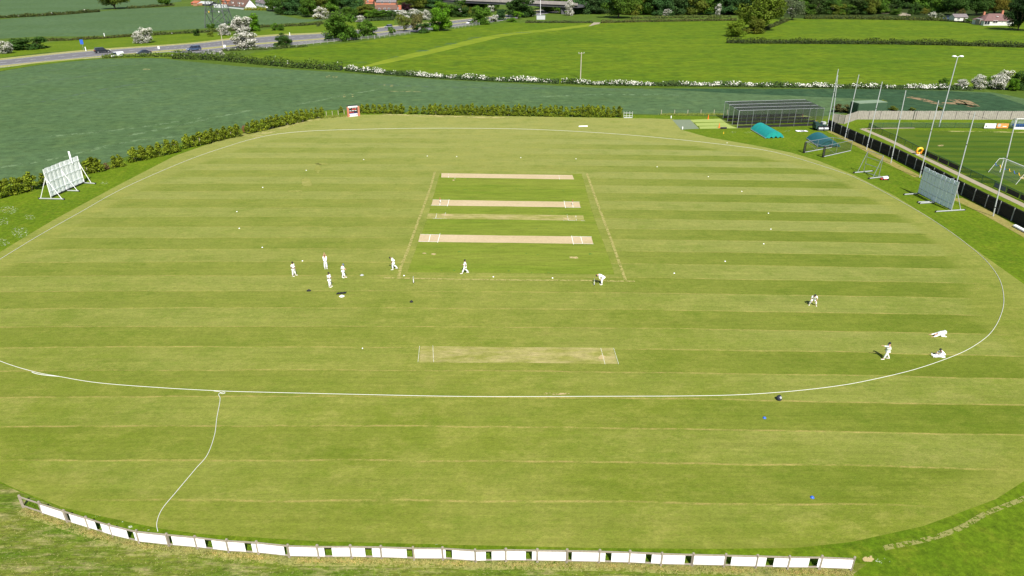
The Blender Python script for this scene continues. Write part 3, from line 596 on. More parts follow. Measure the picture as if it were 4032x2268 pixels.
TZ('light','A3',760,415,150,250,(.13,.12,.04),'brownish thin tree between the olive tree and the bright green roadside tree')
TZ('bush','A3',860,420,290,230,DK,'dark bush at the foot of the brownish thin tree',cat='bush')
TZ('bush','A3',450,445,340,110,GR,'ragged green bush by the rail fence left of the olive tree',cat='bush')
TZ('round','A3',1060,398,50,300,BR,'bright green dense tree right of the olive trees at the meadow edge')
TZ('round','A3',1590,312,48,260,GR,'round dense tree at the meadow edge left of the bridge')
TZ('haw','A3',1760,275,175,110,HW,'small pale hawthorn right of the round dense tree at the meadow edge',cat='shrub')
TZ('round','A3',1845,255,100,130,BL,'small green tree left of the large dark tree before the bridge')
TZ('round','A3',2110,222,-70,390,DK,'large dark tree standing in front of the bridge')
TZ('light','A3',2062,245,130,150,BR,'small light green tree at the foot of the large dark tree',cat='shrub')
TZ('bush','A3',1980,280,225,150,BR,'low mound of bright bush at the meadow corner',cat='bush')
TZ('round','A3',645,135,25,150,(.035,.012,.018),'dark purple copper tree behind the red roofed house')
TZ('light','A3',590,80,-40,160,(.17,.22,.02),'yellow green tree behind the purple copper tree')
TZ('haw','A3',1190,190,80,70,HW,'slim white hawthorn right of the bright green roadside tree')
TZ('haw','A3',1310,180,95,110,HW,'pale hawthorn beyond the road, midway between two dense roadside trees')
TZ('haw','A3',1710,160,55,100,HW,'pale flowering hawthorn below the left end of the bridge')
mid = [(20,100,-60,190),(60,190,80,150),(200,205,110,170),(350,215,120,170),(470,240,130,140),(760,110,-60,230),(880,100,-80,220),(1000,110,-70,200),(1110,200,0,190),(1230,215,40,180),(1330,220,60,170),(1430,210,60,160),(1360,120,-50,220),(1500,110,-60,210),(1620,110,-70,200),(1730,110,-60,180)]
for i, (x, y, ty, wz) in enumerate(mid):
    TZ('round' if i % 4 else 'light', 'A3', x, y, ty, wz * 1.25, [GR, BL, BR, GR, DK, OL][i % 6], f'{nth(i)} tree counted from the tiled houses towards the bridge beyond the road', group='trees beyond the road')
# wood behind the meadow
TZ('haw','A4',452,200,-10,130,(.16,.16,.11),'tall pale hawthorn covered in blossom just right of the bridge')
TZ('oak','A4',1090,238,-150,430,(.085,.15,.015),'wide oak with a black shadow standing in front of the wood beyond the meadow')
row = [(250,150,-60),(600,170,-90),(660,178,-120),(770,180,-100),(890,175,-140),(1290,190,-120),(1400,190,-150),(1520,192,-110),(1660,200,-140),(1800,192,-120),(1930,190,-150),(2060,190,-130),(2190,188,-160),(2330,188,-130),(2460,192,-150),(2600,185,-120),(2750,190,-140)]
for i, (x, y, ty) in enumerate(row):
    TZ('round' if i % 3 != 1 else 'oak', 'A4', x, y, ty, 300 + (i * 37) % 70, [GR, DK, BL, (.04,.08,.02), BL, OL][i % 6], f'{nth(i)} tree from the bridge in the wood beyond the meadow', group='trees of the wood beyond the meadow')
for i, x in enumerate(range(200, 3000, 170)):
    TZ('round', 'A4', x, 128, -230, 330, [DK, GR, BL][i % 3], f'{nth(i)} tree from the bridge in the back row of the wood', group='back row trees of the wood')
TZ('haw','A4',1700,205,110,110,HW,'pale flowering bush at the foot of the wood left of the great oak',cat='shrub')
TZ('haw','A4',2345,205,40,80,HW,'slim white flowering tree within the wood left of the great oak')
TZ('bush','A4',2290,190,135,270,BL,'low green bush at the foot of the wood near the great oak',cat='bush')
TZ('bush','A4',1500,190,150,160,OL,'olive bush at the foot of the wood left of the pale flowering bush',cat='bush')
TZ('oak','A5',960,400,-140,600,(.105,.150,.012),'great yellow green oak standing in the meadow')
TZ('round','A5',650,468,235,260,(.13,.19,.012),'low bright tree joined to the left foot of the great oak')
TZ('round','A5',880,430,200,260,(.10,.12,.012),'middle olive tree under the right side of the great oak')  # foliage coloured dull olive
TZ('light','A5',1370,262,-60,330,GY,'silvery willow right of the great oak')
TZ('haw','A5',1340,180,90,110,GY,'pale flowering shrub in front of the silvery willow',cat='shrub')
row2 = [(1560,185,10),(1660,185,-60),(1780,180,-90),(1900,185,20),(2010,186,10),(2110,186,-50),(2230,186,0),(2330,186,-80),(2440,178,-20),(2560,168,20)]
for i, (x, y, ty) in enumerate(row2):
    TZ('round', 'A5', x, y, ty, 270, [GR, (.055,.09,.02), DK, OL][i % 4], f'{nth(i)} tree right of the silvery willow along the hedge', group='trees right of the willow')
for i, x in enumerate(range(1450, 4500, 170)):
    TZ('round', 'A5', x, 112, -230, 340, [GR, DK, (.05,.10,.02)][i % 3], f'{nth(i)} tree right of the silvery willow in the back row', group='back row trees right of the willow')
TZ('haw','A6',120,180,50,110,HW,'white flowering hawthorn in the tree row right of the silvery willow')
TZ('round','A6',960,190,95,140,GR,'round green tree standing before the distant strip of road')
TZ('round','A6',1200,185,20,170,DK,'dark green tree right of the distant strip of road')
TZ('light','A6',1330,195,100,130,YL,'golden yellow tree left of the white flowering shrub')
TZ('haw','A6',1420,245,150,100,HW,'creamy flowering shrub at the end of the hedge left of the parked car',cat='shrub')
TZ('bush','A6',1500,240,165,110,GY,'grey green bush left of the parked car',cat='bush')
TZ('round','A6',1530,180,-80,260,GR,'tall bright green tree above the parked car')
TZ('oak','A6',1740,200,-120,330,DK,'very dark tree behind the white shed')
TZ('light','A6',1790,215,110,110,(.16,.13,.04),'thin tan tree growing behind the white shed roof')
TZ('oak','A6',2010,200,-120,330,DK,'very dark tree left of the bungalow roof')
TZ('oak','A6',2240,190,-60,300,(.14,.12,.015),'golden brown tree behind the bungalow')
TZ('oak','A6',2440,180,-120,280,DK,'black green tree behind the right end of the bungalow')
TZ('oak','A6',2560,395,-60,420,(.022,.055,.010),'big very dark green tree at the right edge in front of the bungalow')  # foliage coloured a very dark green
TZ('bush','A6',1900,290,240,170,GR,'low bush beside the bungalow conservatory',cat='bush')
# right end of the flowering hedge
TZ('haw','A6',1790,1135,1005,150,HW,'flowering hawthorn, lowest of the group at the right end of the hedge',cat='shrub')
TZ('haw','A6',2010,1135,945,170,HW,'white hawthorn, left one of the tall group at the right end of the hedge')
TZ('haw','A6',2260,1140,935,250,HW,'widest white hawthorn of the tall group at the right end of the hedge')
TZ('round','A6',2110,1130,960,90,GR,'narrow green tree between two white hawthorns at the right end of the hedge')
TZ('bush','A6',1565,1110,990,130,GR,'green bush in the flowering hedge behind the floodlight',cat='bush')
TZ('haw','A6',2330,1060,865,200,OL,'brownish flowering thorn behind the widest white hawthorn')
TZ('round','A6',2520,1150,875,220,DK,'dark bush at the right edge beside the crop field',cat='bush')
TZ('round','A6',2450,1155,975,130,BR,'light green bush in front of the dark one at the right edge',cat='bush')
TZ('bush','A6',800,1350,1265,110,(.16,.19,.02),'yellow green bush behind the green container',cat='bush')
TZ('bush','A6',930,1405,1350,150,OL,'low bush behind the timber fence right of the container',cat='bush')
TZ('bush','A6',1165,1405,1365,90,OL,'small bush behind the timber fence left of the floodlight',cat='bush')
TZ('bush','A6',1510,1400,1355,90,OL,'small dark bush behind the timber fence near the floodlight',cat='bush')
TZ('bush','A6',270,1430,1330,220,(.11,.10,.03),'brown bramble bush left of the green container',cat='bush')
# hedges
def hedge(name, t, base, hpx, wd, col, label, dens=9, bloom=0, ls=.16, top_only=False):
    pts = T(t, base); a = ZT[t]; root = thing(name, label, 'hedge', (pts[0][0], pts[0][1], 0))
    m, b, c = M(), M(), M(); ex = 0
    for i in range(len(pts) - 1):
        p, q = Vector(pts[i] + (0,)), Vector(pts[i+1] + (0,)); L = (q - p).length
        by0 = z(t, *base[i])[1]; by1 = z(t, *base[i+1])[1]
        for k in range(int(L * dens * 1.7)):
            s = random.random(); by = by0 + (by1 - by0) * s; hh = hgt(by, by - hpx * a[2]) * (.98 + .2 * math.sin((i * 3 + s * L / 4) * 1.7) + random.uniform(-.06, .06))
            c0 = p.lerp(q, s); ang = random.uniform(-.15, math.pi + .15)
            d = (q - p).normalized(); n = Vector((-d.y, d.x, 0))
            off = n * math.cos(ang) * wd / 2 * random.uniform(.7, 1.05); zz = max(.05, hh * (abs(math.sin(ang)) ** .55) * random.uniform(.35, 1.02))
            pos = c0 + off + n * 0 + Vector((0, 0, zz)); nn = (n * math.cos(ang) + Vector((0,0,1)) * math.sin(ang)).normalized()
            bl = bloom and random.random() < bloom * (.42 + .6 * math.sin(c0.x * .31) * math.sin(c0.x * .083 + 1) + .3 * math.sin(c0.x * 1.3)) and zz > hh * .35
            leaf(b if bl else m, pos + nn * (.10 if bl else 0), ls * (1.0 if bl else 1.2), nn)
        n = Vector((-(q-p).y, (q-p).x, 0)).normalized(); hh = hgt(by0, by0 - hpx * a[2]) * .62
        c.beam(p + Vector((0,0,hh*.42)), q + Vector((0,0,hh*.42)), wd * .45, hh*.8)
    f = m.build('foliage', 'leaves', root, color=col)
    c.build('stems', 'hedge_core', root)
    if b.f: b.build('blossom', 'blossom', root)
    return root
hedge('hedge','A2',[(-60,742),(250,752),(500,765),(900,802),(1300,842),(1620,866),(1900,882),(2080,892)],105,2.6,(.075,.12,.018),'leafy green hedge between the left crop field and the meadow',52,.03,.20)
hedge('flowering_hedge','A3',[(-115,895),(0,908),(420,945),(1000,990),(1500,1018),(2000,1038),(2576,1058)],68,2.2,(.06,.10,.03),'long hawthorn hedge in white blossom, left stretch beside the crop field',62,.72,.17)
hedge('flowering_hedge','A4',[(360,1055),(800,1080),(1400,1088),(2576,1098),(3520,1112),(4100,1120),(4900,1132),(5400,1140),(5560,1145)],62,2.2,(.06,.10,.03),'long hawthorn hedge in white blossom, right stretch behind the net poles',62,.75,.17)
hedge('hedge','A5',[(515,545),(700,550),(1200,552),(2000,558),(2576,562),(3200,572),(3900,592),(4400,605)],72,3.0,(.050,.072,.014),'dark clipped hedge crossing the right side of the meadow',34,0,.24)
hedge('hedge','A4',[(-100,292),(300,290),(600,292),(750,290)],30,2.4,(.07,.09,.03),'low hedge along the meadow top left of the gate',22,0,.28)
hedge('hedge','A4',[(860,292),(1500,278),(2100,268),(2576,262)],36,2.6,(.085,.095,.025),'low clipped hedge along the meadow top between the gate and the great oak',22,0,.28)
hedge('hedge','A4',[(1250,240),(1900,226),(2500,222)],34,2.6,(.10,.13,.03),'second lighter hedge just behind the clipped hedge in front of the wood',20,0,.3)
hedge('hedge','A5',[(1500,240),(2000,242),(2576,252),(3100,262),(3300,268)],52,3.4,(.075,.095,.02),'hedge along the far edge of the meadow right of the silvery willow',22,0,.32)
hedge('hedge','A5',[(985,385),(1120,330),(1290,260)],40,2.6,(.06,.075,.02),'short slanting hedge between the great oak and the silvery willow',30,0,.26)
hedge('hedge','A6',[(1480,262),(1750,282),(1950,300),(2000,315)],22,2.2,(.04,.06,.02),'low dark hedge running from the parked car to the bungalow',22,0,.28)
hedge('hedge','A1',[(560,520),(900,512),(1300,490),(1700,462)],34,2.4,(.075,.085,.02),'low hedge above the far road verge left of the tall white hawthorn',24,0,.26)
hedge('hedge','A1',[(1930,450),(2576,412),(3000,390),(3350,345),(3800,330),(4100,305)],36,2.4,(.07,.09,.02),'low hedge above the far road verge right of the tall white hawthorn',24,.02,.26)
hedge('hedge','A1',[(-200,240),(200,222),(500,208),(900,180),(1260,150)],42,3.0,(.065,.080,.02),'field hedge dividing the two far crop fields left of the big oak',24,.03,.34)
hedge('hedge','A1',[(1620,112),(1850,98),(2080,82),(2200,74)],34,3.0,(.075,.09,.025),'field hedge dividing the two far crop fields right of the big oak',20,0,.34)
hedge('roadside_hedge','A1',[(1300,738),(1700,722),(2100,722),(2576,728),(2950,735)],48,3.0,(.10,.15,.02),'rough green scrub on the near side of the road',30,.02,.22)
hedge('roadside_hedge','A2',[(560,650),(800,640),(1100,628),(1500,600),(1640,590)],34,2.0,(.085,.12,.03),'low scrub along the near kerb under the big round hawthorn',26,.05,.2)
hedge('garden_hedge','A2',[(850,128),(1000,130),(1130,128)],36,3,(.20,.22,.02),'clipped yellow hedge right of the white cottage',24,0,.3)
hedge('hedge','A3',[(120,270),(330,262),(480,258)],40,3.0,(.045,.075,.025),'dark hedge above the far verge below the red roofed house',24,0,.3)
# conifer rows
CF = (.170, .212, .014)
def conifers(t, x0, y0, x1, y1, n, hz_, wz, lab, grp, k0=0):
    for i in range(n):
        f = i / max(1, n - 1); x = x0 + (x1-x0)*f + random.uniform(-4, 4); y = y0 + (y1-y0)*f
        hh = hz_ * random.uniform(.86, 1.12)
        TZ('conifer', t, x, y, y - hh, wz * random.uniform(.9, 1.15), CF, f'{nth(i + k0)} {lab}', group=grp, cat='conifer')
conifers('B8',562,112,830,117,8,62,46,'young conifer to the right of the scoreboard','young conifers right of the scoreboard')
conifers('B8',888,116,975,118,3,56,40,'young conifer in the detached trio right of the scoreboard','trio of young conifers')
conifers('B8',1020,124,2295,140,37,72,48,'young conifer from the left end of the long row behind the boundary','young conifers of the long row')
conifers('B8',422,108,422,108,1,45,32,'young conifer, small and alone, just left of the scoreboard','lone conifers')
conifers('D3',2030,148,2200,128,4,118,68,'young conifer of the short row left of the scoreboard','young conifers of the short row left of the scoreboard')
conifers('D3',1370,305,1980,170,12,130,88,'young conifer from the dead brown one towards the scoreboard','young conifers near the dead brown one')
conifers('D3',690,465,1250,335,9,140,105,'young conifer of the dense row left of the dead brown one','young conifers left of the dead brown one')
conifers('D3',95,620,560,515,6,150,115,'young conifer of the dense clump midway along the left boundary','young conifers midway on the left boundary')
t_ = TZ('light','D3',1318,305,208,50,(.28,.11,.07),'dead reddish brown sapling in the conifer row',name='dead_sapling')
TZ('bush','D3',20,625,575,70,GR,'low green bush left of the conifer clump midway along the boundary',cat='bush')
TZ('bush','D3',620,480,440,60,GR,'low green bush in the gap of the left conifer row',cat='bush')
conifers('B1',715,688,805,676,3,115,95,'young conifer of the clump right of the left sight screen','young conifers right of the left sight screen')
conifers('B1',940,638,985,632,2,85,70,'young conifer of the low pair right of the left sight screen','low pair of young conifers')
conifers('B1',365,785,366,785,1,105,80,'young conifer standing alone behind the left sight screen','lone conifers')
conifers('B1',20,885,265,825,5,130,105,'young conifer of the clump at the left edge of the photo','young conifers at the left edge')
TZ('bush','B1',858,660,605,70,(.16,.12,.05),'brown withered bush between two conifer clumps at left',cat='bush')

# ---------------------------------------------------------------- scoreboard
def V(t, x, y, zz=0): p = W(t, x, y); return Vector((p[0], p[1], zz))
a, b = V('C2', 600, 1150), V('C2', 1400, 1082); d = (b - a).normalized(); n = Vector((-d.y, d.x, 0)); L = (b - a).length
sb = thing('scoreboard', 'electronic cricket scoreboard between two brick pillars with white panels', 'scoreboard', tuple(a))
Hs = hgt(z('C2',0,1150)[1], z('C2',0,520)[1])
for s in (0, 1):
    p = a + d * (.25 if s == 0 else L - .25); m = M(); m.box((p.x, p.y + .22, Hs/2), (.46, .42, Hs), math.atan2(d.y, d.x)); m.build('brick_pillar', 'brick', sb)
rz = math.atan2(d.y, d.x); c = a + d * L / 2 + n * .3; wi = L - .98
def sbox(nm, mat, off, zc, w_, h_, dep, fwd, par=None):
    p = c + d * off - n * fwd; m = M(); m.box((p.x, p.y, zc), (w_, dep, h_), rz); return m.build(nm, mat, par or sb)
disp = sbox('display', 'dark', 0, Hs * .62, wi, Hs * .60, .4, 0)
for i, (ox, oz) in enumerate(((-.33,.87),(0,.88),(.33,.87),(-.3,.60),(0,.61),(.31,.60))):
    sbox('caption_strip', 'white', ox * wi, Hs * oz, wi * .22, .10, .04, .22, disp)
for ox, oz in ((-.05,.74),(.07,.74),(.20,.74),(-.33,.45),(-.22,.45),(.0,.45),(.33,.74)):
    sbox('red_digits', 'glow_red', ox * wi, Hs * oz, wi * .09, .32, .04, .22, disp)
sbox('header_panel', 'white', 0, Hs * 1.02, wi + .25, .38, .5, .12)
sbox('sill', 'purple', 0, Hs * .34, wi, .12, .5, .08)
fr = sbox('front_panel', 'white', 0, Hs * .17, wi, Hs * .30, .36, .12)
for s in (-1, 1): sbox('emblem', 'red', s * wi * .40, Hs * .18, .18, .26, .03, .32, fr)
for s in (-1, 1): sbox('emblem', 'red', s * wi * .42, Hs * 1.0, .06, .16, .03, .40, fr)
sbox('roof', 'dark', 0, Hs * 1.0 + .23, wi + .6, .06, .8, 0)

# ---------------------------------------------------------------- sight screens
def sight_screen(label, t, bl, mid_, br, hL, mat, bars, struts, extra=None, slats=8):
    P0, P1, P2 = V(t, *bl), V(t, *mid_), V(t, *br); s = thing('sight_screen', label, 'sight screen', tuple(P0))
    for A, B, nm in ((P0, P1, 'left'), (P1, P2, 'right')):
        d = (B - A).normalized(); L = (B - A).length; nn = Vector((-d.y, d.x, 0)); pan = None; m = M()
        for k in range(slats):
            u0, u1 = L * k / slats + .008, L * (k + 1) / slats - .008
            m.beam(A + d * ((u0+u1)/2) + Vector((0,0,.35)), A + d * ((u0+u1)/2) + Vector((0,0,hL + random.uniform(-.05,.05))), .04, u1 - u0) if False else None
            p = A + d * ((u0 + u1) / 2); top = hL + random.uniform(-.06, .06)
            p = p + nn * (.03 if k % 2 else -.03); m.box((p.x, p.y, .3 + (top - .3) / 2), (u1 - u0, .04, top - .3), math.atan2(d.y, d.x))
        pan = m.build('slat_panel', mat, s)
        for q in range(3 if hL > 4 else 3):
            zz = .3 + (hL - .3) * (q + .55) / 3; r = M(); o_ = nn * .07
            for sg in (-1, 1): r.beam(A + o_ * sg + Vector((0,0,zz)), B + o_ * sg + Vector((0,0,zz)), .03, .05)
            r.build('rail', 'screen_white' if mat == 'screen_white' else 'grey_light', pan)
    for p in (P0, P1, P2):
        m = M(); m.tube([p + Vector((0,0,.1)), p + Vector((0,0,hL))], .05, 6); m.build('upright', 'white' if mat == 'screen_white' else 'grey_light', s)
    for A, B in bars:
        A, B = V(t, *A), V(t, *B); m = M(); m.beam(A + Vector((0,0,.16)), B + Vector((0,0,.16)), .12, .12); br_ = m.build('foot_bar', 'metal_pole', s)
        for e in (A, B):
            m = M(); d = (B - A).normalized(); sd_ = Vector((-d.y, d.x, 0)) * .05; m.tube([e - sd_ + Vector((0,0,.15)), e + sd_ + Vector((0,0,.15))], .15, 12); m.build('wheel', 'tyre', br_)
    for A, hA, B in struts:
        m = M(); m.tube([V(t, *A) + Vector((0,0,hA)), V(t, *B) + Vector((0,0,.2))], .045, 6); m.build('strut', 'white' if mat == 'screen_white' else 'metal_pole', s)
    m = M(); m.beam(P0 + Vector((0,0,.22)), P2 + Vector((0,0,.22)), .1, .1); m.build('bottom_rail', 'dark', s)
    if extra: p = V(t, *extra); m = M(); m.beam(p + Vector((0,.2,hL*.8)), p + Vector((0,.2,hL+1.15)), .28, .08); m.build('loose_board', mat, s)
    return s
hL = hgt(z('B1',0,890)[1], z('B1',0,655)[1]); print('screen h', hL, hgt(z('A8',0,1165)[1], z('A8',0,885)[1]))
sight_screen('white slatted sight screen on wheels by the left boundary', 'B1', (418,893), (548,832), (690,770), hL, 'screen_white',
    [((322,900),(522,905)), ((552,835),(645,838)), ((692,772),(778,778))], [((418,893),hL*.72,(335,900)), ((418,893),hL*.72,(505,904)), ((548,832),hL*.72,(632,838)), ((690,770),hL*.72,(745,776))], (632,795))
sight_screen('white slatted sight screen on wheels by the right boundary, bluish shade tinted in', 'A8', (920,1003), (1068,1085), (1238,1165), hgt(z('A8',0,1165)[1], z('A8',0,885)[1]), 'screen_white_shaded',
    [((792,1012),(920,1003)), ((922,1085),(1062,1080)), ((940,1096),(1075,1088)), ((1092,1175),(1365,1158))], [((1238,1165),3.2,(1325,1158))], None, 9)
# empty sight screen frame
q = lambda x, y, zz=0: V('C4', x, y, zz)
fr = thing('screen_frame', 'empty grey metal sight screen frame on wheels without panels', 'metal frame', tuple(q(1600,1235)))
hF = hgt(z('C4',0,1235)[1], z('C4',0,775)[1])
A_, B_ = q(1610,1232), q(1925,1345)
for e0, e1 in (((1405,1250),(1795,1212)), ((1720,1372),(2125,1325))):
    m = M(); m.beam(q(*e0, .15), q(*e1, .15), .12, .12); fb = m.build('foot_bar', 'metal_pole', fr)
    for e in (e0, e1): m = M(); m.cyl(q(*e, .15), .16, .12, 12, 'y'); m.build('wheel', 'tyre', fb)
for P, Q in (((1480,1242), A_), ((1800,1364), B_)):
    m = M(); m.tube([q(*P, .2), Q + Vector((0,0,hF))], .05, 6); m.build('strut', 'metal', fr)
    m = M(); m.tube([Q + Vector((0,0,.2)), Q + Vector((0,0,hF))], .05, 6); m.build('upright', 'metal', fr)
for zz in (.2, hF * .42, hF * .72, hF):
    m = M(); m.tube([A_ + Vector((0,0,zz)), B_ + Vector((0,0,zz))], .045, 6); m.build('rail', 'metal', fr)
# line marking machine
p = q(2060, 1385); lm = thing('line_marker', 'small red and white line marking machine on the grass by the empty frame', 'line marker', tuple(p))
m = M(); m.box((p.x, p.y, .38), (.9, .5, .3), .1); m.build('tank', 'white', lm)
m = M(); m.box((p.x - .2, p.y, .18), (1.1, .55, .12), .1); m.build('chassis', 'red', lm)
for dx in (-.4, .4): m = M(); m.cyl((p.x + dx, p.y - .3, .15), .15, .08, 12, 'y'); m.build('wheel', 'tyre', lm)
m = M(); m.tube([p + Vector((-.4, 0, .3)), p + Vector((-1.0, .1, .75)), p + Vector((-1.2, .1, .78))], .02, 6); m.build('handle', 'metal', lm)

# ---------------------------------------------------------------- batting cage
A_, B_, C_, D_ = q(350,818), q(752,912), q(1335,780), q(935,712)
cage = thing('batting_cage', 'mobile batting cage of metal tube and black netting beside the boundary', 'batting cage', tuple(A_))
hc = hgt(z('C4',0,818)[1], z('C4',0,582)[1])
up = lambda p, zz: p + Vector((0,0,zz))
for P in (A_, B_):
    m = M(); m.tube([up(P, .05), up(P, hc)], .045, 6); m.build('post', 'metal', cage)
for P, Q in ((A_, D_), (B_, C_)):
    m = M(); m.tube([up(P, .12), up(Q, .12)], .06, 6); m.build('base_rail', 'metal_pole', cage)
    arc = [up(P, hc), up(P.lerp(Q, .55), hc), up(P.lerp(Q, .9), hc), up(P.lerp(Q, 1.0), hc * .93), up(Q, hc * .75), up(Q, .12)]
    m = M(); m.tube(spline([tuple(v) for v in arc], 5), .045, 6); m.build('top_rail', 'metal', cage)
    m = M(); m.tube([up(P.lerp(Q, .45), .12), up(P.lerp(Q, .45), hc)], .035, 6); m.build('post', 'metal', cage)
    m = M(); m.tube([up(P.lerp(Q, .45), .12), up(P, hc)], .025, 6); m.build('brace', 'metal', cage)
    m = M(); m.quad(up(P,.1), up(Q,.1), up(Q,hc*.85), up(P,hc)); m.build('side_net', 'net_faint', cage)
    m = M(); m.beam(up(P, 0.05), up(P, hc*.95), .35, .35); m.build('gathered_net', 'net_dark', cage)
for k, hh in ((0, hc), (1, hc * .95)):
    m = M(); m.tube([up(A_.lerp(D_, k), hh), up(B_.lerp(C_, k), hh)], .04, 6); m.build('cross_rail', 'metal', cage)
m = M(); m.quad(up(C_, .1), up(D_, .1), up(D_, hc*.8), up(C_, hc*.8)); m.build('rear_net', 'net_faint', cage)
for P in (A_, B_):
    m = M(); m.cyl(up(P, .2), .22, .16, 14, 'x'); m.build('wheel', 'tyre', cage)

# ---------------------------------------------------------------- pitch covers
def cover(label, t, bl, fl, fr_, mat, hh, scallop=True):
    Bl, Fl, Fr = V(t, *bl), V(t, *fl), V(t, *fr_); Br = Bl + (Fr - Fl)
    c = thing('pitch_cover', label, 'pitch cover', tuple(Fl)); m = M(); n, k = 18, 12; vs = []
    for j in range(k + 1):
        A, B = Fl.lerp(Bl, j / k), Fr.lerp(Br, j / k)
        for i in range(n + 1):
            u = i / n; p = A.lerp(B, u); vs.append((p.x, p.y, .18 + hh * math.sin(math.pi * u) ** .8 + (.02 * math.sin(j * 2.2) if 0 < i < n else 0)))
    m.add(vs, [(j*(n+1)+i, j*(n+1)+i+1, (j+1)*(n+1)+i+1, (j+1)*(n+1)+i) for j in range(k) for i in range(n)]); m.build('canopy', mat, c, smooth=True)
    for A, B, s in ((Fl, Fr, 1), (Bl, Br, -1)):
        m = M(); vs = []; o = (Fl - Bl).normalized() * s
        for i in range(n * 2 + 1):
            u = i / n / 2; p = A.lerp(B, u); w_ = .06 * math.sin(i * 1.9); zt = .18 + hh * math.sin(math.pi * u) ** .8
            vs += [(p.x + o.x * (.02+w_), p.y + o.y * (.02+w_), .04 + zt * .25 * (.5 + .5 * math.sin(i * .7))), (p.x, p.y, zt)]
        m.add(vs, [(2*i, 2*i+2, 2*i+3, 2*i+1) for i in range(n * 2)]); m.build('end_flap', mat, c, smooth=True)
    for A, B in ((Fl, Bl), (Fr, Br)):
        m = M(); m.beam(up(A, .13), up(B, .13), .1, .12); m.build('side_rail', 'grey_light', c)
        for f in (.08, .92): m = M(); m.cyl(up(A.lerp(B, f), .1), .1, .08, 10, 'x'); m.build('wheel', 'tyre', c)
    return c
cover('domed turquoise pitch cover in front of the practice nets', 'A7', (1305,592), (1522,722), (1785,708), 'teal', 1.25)
cover('domed dark teal pitch cover behind the batting cage', 'C4', (402,518), (650,697), (1112,692), 'teal_dark', 1.15)

# ---------------------------------------------------------------- practice nets
q = lambda x, y, zz=0: V('A7', x, y, zz)
rows = [(q(1112,569), q(2330,530)), (q(1040,521), q(2290,475)), (q(972,473), q(2210,425)), (q(908,426), q(2120,378))]
hn = hgt(z('A7',0,569)[1], z('A7',0,314)[1])
end = q(2350,555)
net = thing('practice_nets', 'three lane cricket practice nets with metal frame and black netting', 'practice nets', tuple(rows[0][0]))
dirv = (rows[0][1] - rows[0][0]); 
for i, (A, B) in enumerate(rows):
    B = A + dirv * (1.0); rows[i] = (A, B)
    m = M(); m.tube([up(A, hn), up(B, hn)], .03, 6); m.build('top_rail', 'metal', net)
    for k in range(7):
        P = A.lerp(B, k / 6); m = M(); m.tube([up(P, 0), up(P, hn)], .045, 6); m.build('post', 'metal_pole' if k == 0 else 'metal', net)
    m = M(); m.quad(up(A, .75), up(B, .75), up(B, hn), up(A, hn)); m.build('side_net', 'net_faint', net)
    m = M(); m.beam(up(A, .27), up(B, .27), .05, .52); m.build('net_skirt', 'net_skirt', net)
for k in range(7):
    P, Q = rows[0][0].lerp(rows[0][1], k / 6), rows[3][0].lerp(rows[3][1], k / 6)
    m = M(); m.tube([up(P, hn - .06), up(Q, hn - .06)], .03, 6); m.build('cross_rail', 'metal' if k in (0, 6) else 'dark', net)
m = M(); m.quad(up(rows[0][0], hn - .02), up(rows[0][1], hn - .02), up(rows[3][1], hn - .02), up(rows[3][0], hn - .02)); m.build('roof_net', 'net_dark', net)
m = M(); m.quad(up(rows[0][1], .02), up(rows[3][1], .02), up(rows[3][1], hn), up(rows[0][1], hn)); m.build('rear_net', 'net_faint', net)
def cone(x, y, label, hh=.75):
    p = q(x, y); c = thing('training_cone', label, 'cone', tuple(p), group='orange training cones')
    m = M(); m.lathe((p.x, p.y, .03), [(.17,0),(.15,.02),(.05,hh*.85),(.03,hh)], 14); m.build('body', 'orange', c)
    m = M(); m.box((p.x, p.y, .03), (.42,.42,.04)); m.build('base', 'orange', c)
for x, y, l in ((692,437,'orange cone on the far side of the lime mat outside the nets'),(850,563,'orange cone on the near side of the lime mat outside the nets'),(2053,430,'orange cone deep inside the far lane of the nets'),(2247,522,'orange cone deep inside the near lane of the nets')): cone(x, y, l, 1.0)
for x, y, l in ((155,425,'small white post at the far corner of the grey mat'),(320,585,'small white post at the near corner of the grey mat')):
    p = q(x, y); m = M(); m.lathe((p.x, p.y, 0), [(.12,0),(.12,.5),(.09,.55),(.02,.56)], 12); o = m.build('marker_post', 'white'); tag(o, l, 'post', 'white marker posts')
p = q(915,580); rl_ = thing('hand_roller', 'small dark hand roller lying at the edge of the lime mat', 'roller', tuple(p))
m = M(); m.cyl((p.x, p.y, .22), .2, 1.3, 18, 'x'); m.build('drum', 'dark', rl_); m = M(); m.tube([p + Vector((-.7,0,.22)), p + Vector((-.7,.5,.3)), p + Vector((.7,.5,.3)), p + Vector((.7,0,.22))], .03, 6); m.build('handle', 'rust', rl_)
p = q(915,650); m = M(); m.lathe((p.x, p.y, 0), [(.08,0),(.06,.3),(.03,.45)], 10); tag(m.build('marker_peg', 'yellow'), 'tiny yellow peg in the grass in front of the hand roller', 'peg')
p = V('C4', 300, 362); sh_ = thing('white_sheet', 'crumpled white and grey sheet lying on the grass right of the turquoise cover', 'sheet', tuple(p))
for dx, w_, mt in ((-.7, 1.0, 'white_board'), (.1, .8, 'grey_light'), (.9, .6, 'white_board')):
    m = M(); vs = [(p.x + dx + (i/5-.5)*w_, p.y + (j/4-.5)*1.3, .05 + .10*abs(math.sin(i*1.7+j*2.1+dx))) for j in range(5) for i in range(6)]
    m.add(vs, [(j*6+i, j*6+i+1, j*6+i+7, j*6+i+6) for j in range(4) for i in range(5)]); m.build('fold', mt, sh_)
